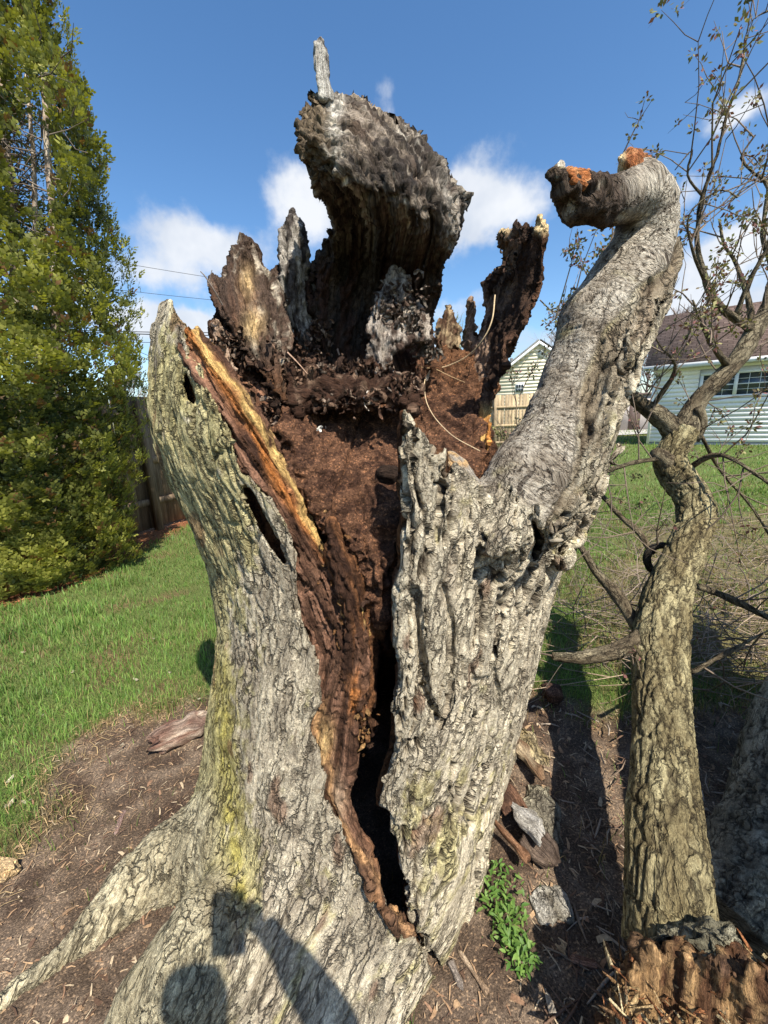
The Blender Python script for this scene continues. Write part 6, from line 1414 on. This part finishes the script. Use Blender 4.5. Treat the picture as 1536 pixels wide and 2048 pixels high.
# ------------------------------------------------------------------ the person taking the picture (throws the shadow on the bark)
def skin_mesh(name, nodes, edges, mat, parent, sub=2, root=0):
    me = bpy.data.meshes.new(name); me.from_pydata([n[0] for n in nodes], edges, []); o = bpy.data.objects.new(name, me); C.objects.link(o); o.parent = parent
    md = o.modifiers.new('skin', 'SKIN'); 
    for i, v in enumerate(me.skin_vertices[0].data): v.radius = nodes[i][1] if isinstance(nodes[i][1], tuple) else (nodes[i][1],)*2; v.use_root = (i == root)
    s = o.modifiers.new('sub', 'SUBSURF'); s.levels = sub; s.render_levels = sub; me.materials.append(mat); md.use_smooth_shade = True
    return o
def cmat(name, c, rough=.8):
    m, g = newmat(name); n_ = g.noise(g.n('ShaderNodeTexCoord').outputs['Object'], 220, 3); principled(g, col4(c), rough, n_, .3, .001); return m
PZ = (.06, -.30, 0); pr = empty('person', PZ); tag(pr, 'person in dark jacket and jeans holding up a phone to photograph the stump', 'person')
q = lambda x, y, z: (x-PZ[0], y-PZ[1], z)
body = [(q(.04, -.33, .95), .13), (q(.03, -.31, 1.10), .13), (q(.02, -.30, 1.27), .13), (q(.005, -.29, 1.36), .06), (q(.0, -.27, 1.42), .052), (q(-.005, -.25, 1.49), (.066, .076)), (q(-.005, -.24, 1.56), (.066, .076)),
        (q(.19, -.30, 1.30), .062), (q(.26, -.13, 1.16), .046), (q(.10, -.055, 1.35), .030), (q(.055, -.035, 1.40), .028),
        (q(-.16, -.30, 1.30), .062), (q(-.23, -.27, 1.12), .046), (q(-.22, -.20, .90), .034), (q(-.22, -.17, .84), .03),
        (q(.12, -.32, .86), .095), (q(.13, -.30, .48), .065), (q(.13, -.33, .10), .045), (q(.13, -.22, .04), .04), (q(-.05, -.32, .86), .095), (q(-.06, -.30, .48), .065), (q(-.06, -.33, .10), .045), (q(-.06, -.22, .04), .04)]
ed = [(0, 1), (1, 2), (2, 3), (3, 4), (4, 5), (5, 6), (2, 7), (7, 8), (8, 9), (9, 10), (2, 11), (11, 12), (12, 13), (13, 14), (0, 15), (15, 16), (16, 17), (17, 18), (0, 19), (19, 20), (20, 21), (21, 22)]
skin_mesh('body', body, ed, cmat('skin_tone', (.48, .30, .22), .5), pr)
jk = [(a, tuple(x*1.16 for x in b) if isinstance(b, tuple) else b*1.16+.006) for a, b in body]
skin_mesh('jacket', [jk[i] for i in (0, 1, 2, 7, 8, 9, 11, 12, 13)], [(0, 1), (1, 2), (2, 3), (3, 4), (4, 5), (2, 6), (6, 7), (7, 8)], cmat('jacket_cloth', (.03, .04, .07)), pr)
skin_mesh('trousers', [jk[i] for i in (0, 15, 16, 17, 19, 20, 21)], [(0, 1), (1, 2), (2, 3), (0, 4), (4, 5), (5, 6)], cmat('denim', (.05, .08, .15)), pr)
for sx in (.13, -.06): skin_mesh('shoe', [(q(sx, -.35, .05), .052), (q(sx, -.24, .05), .05), (q(sx, -.14, .035), .036)], [(0, 1), (1, 2)], cmat('shoe_leather', (.05, .035, .025)), pr)
skin_mesh('hair', [(q(-.005, -.285, 1.51), .068), (q(-.005, -.265, 1.575), .072), (q(-.005, -.23, 1.60), .056)], [(0, 1), (1, 2)], cmat('hair', (.04, .025, .015)), pr)
for (x0_, z0_) in ((.037, 1.425), (.038, 1.405), (.038, 1.385), (.036, 1.365)):
    skin_mesh('finger', [(q(.055, -.03, z0_), .010), (q(.045, -.018, z0_), .009), (q(.02, -.016, z0_+.002), .008), (q(.002, -.016, z0_+.002), .007)], [(0, 1), (1, 2), (2, 3)], bpy.data.materials['skin_tone'], pr, 1)
skin_mesh('finger', [(q(.06, -.04, 1.37), .012), (q(.045, -.045, 1.39), .011), (q(.02, -.042, 1.41), .009)], [(0, 1), (1, 2)], bpy.data.materials['skin_tone'], pr, 1)
m = MB(); V, Q = frame_box(CAM+np.array([-.012, -.0165, 0.0]), X0, np.array([0, .974, -.225]), np.array([0, .225, .974]), (-.055, -.006, -.125), (.025, .002, .022)); m.add(V, Q, (.02, .02, .02)); ph = m.build('phone', MPHONE, None, False); bv = ph.modifiers.new('bevel', 'BEVEL'); bv.width = .004; bv.segments = 3
tag(ph, 'black smartphone held up in the right hand', 'phone')
print('all', time.time()-T0, sum(len(o.data.polygons) for o in bpy.data.objects if o.type == 'MESH'))
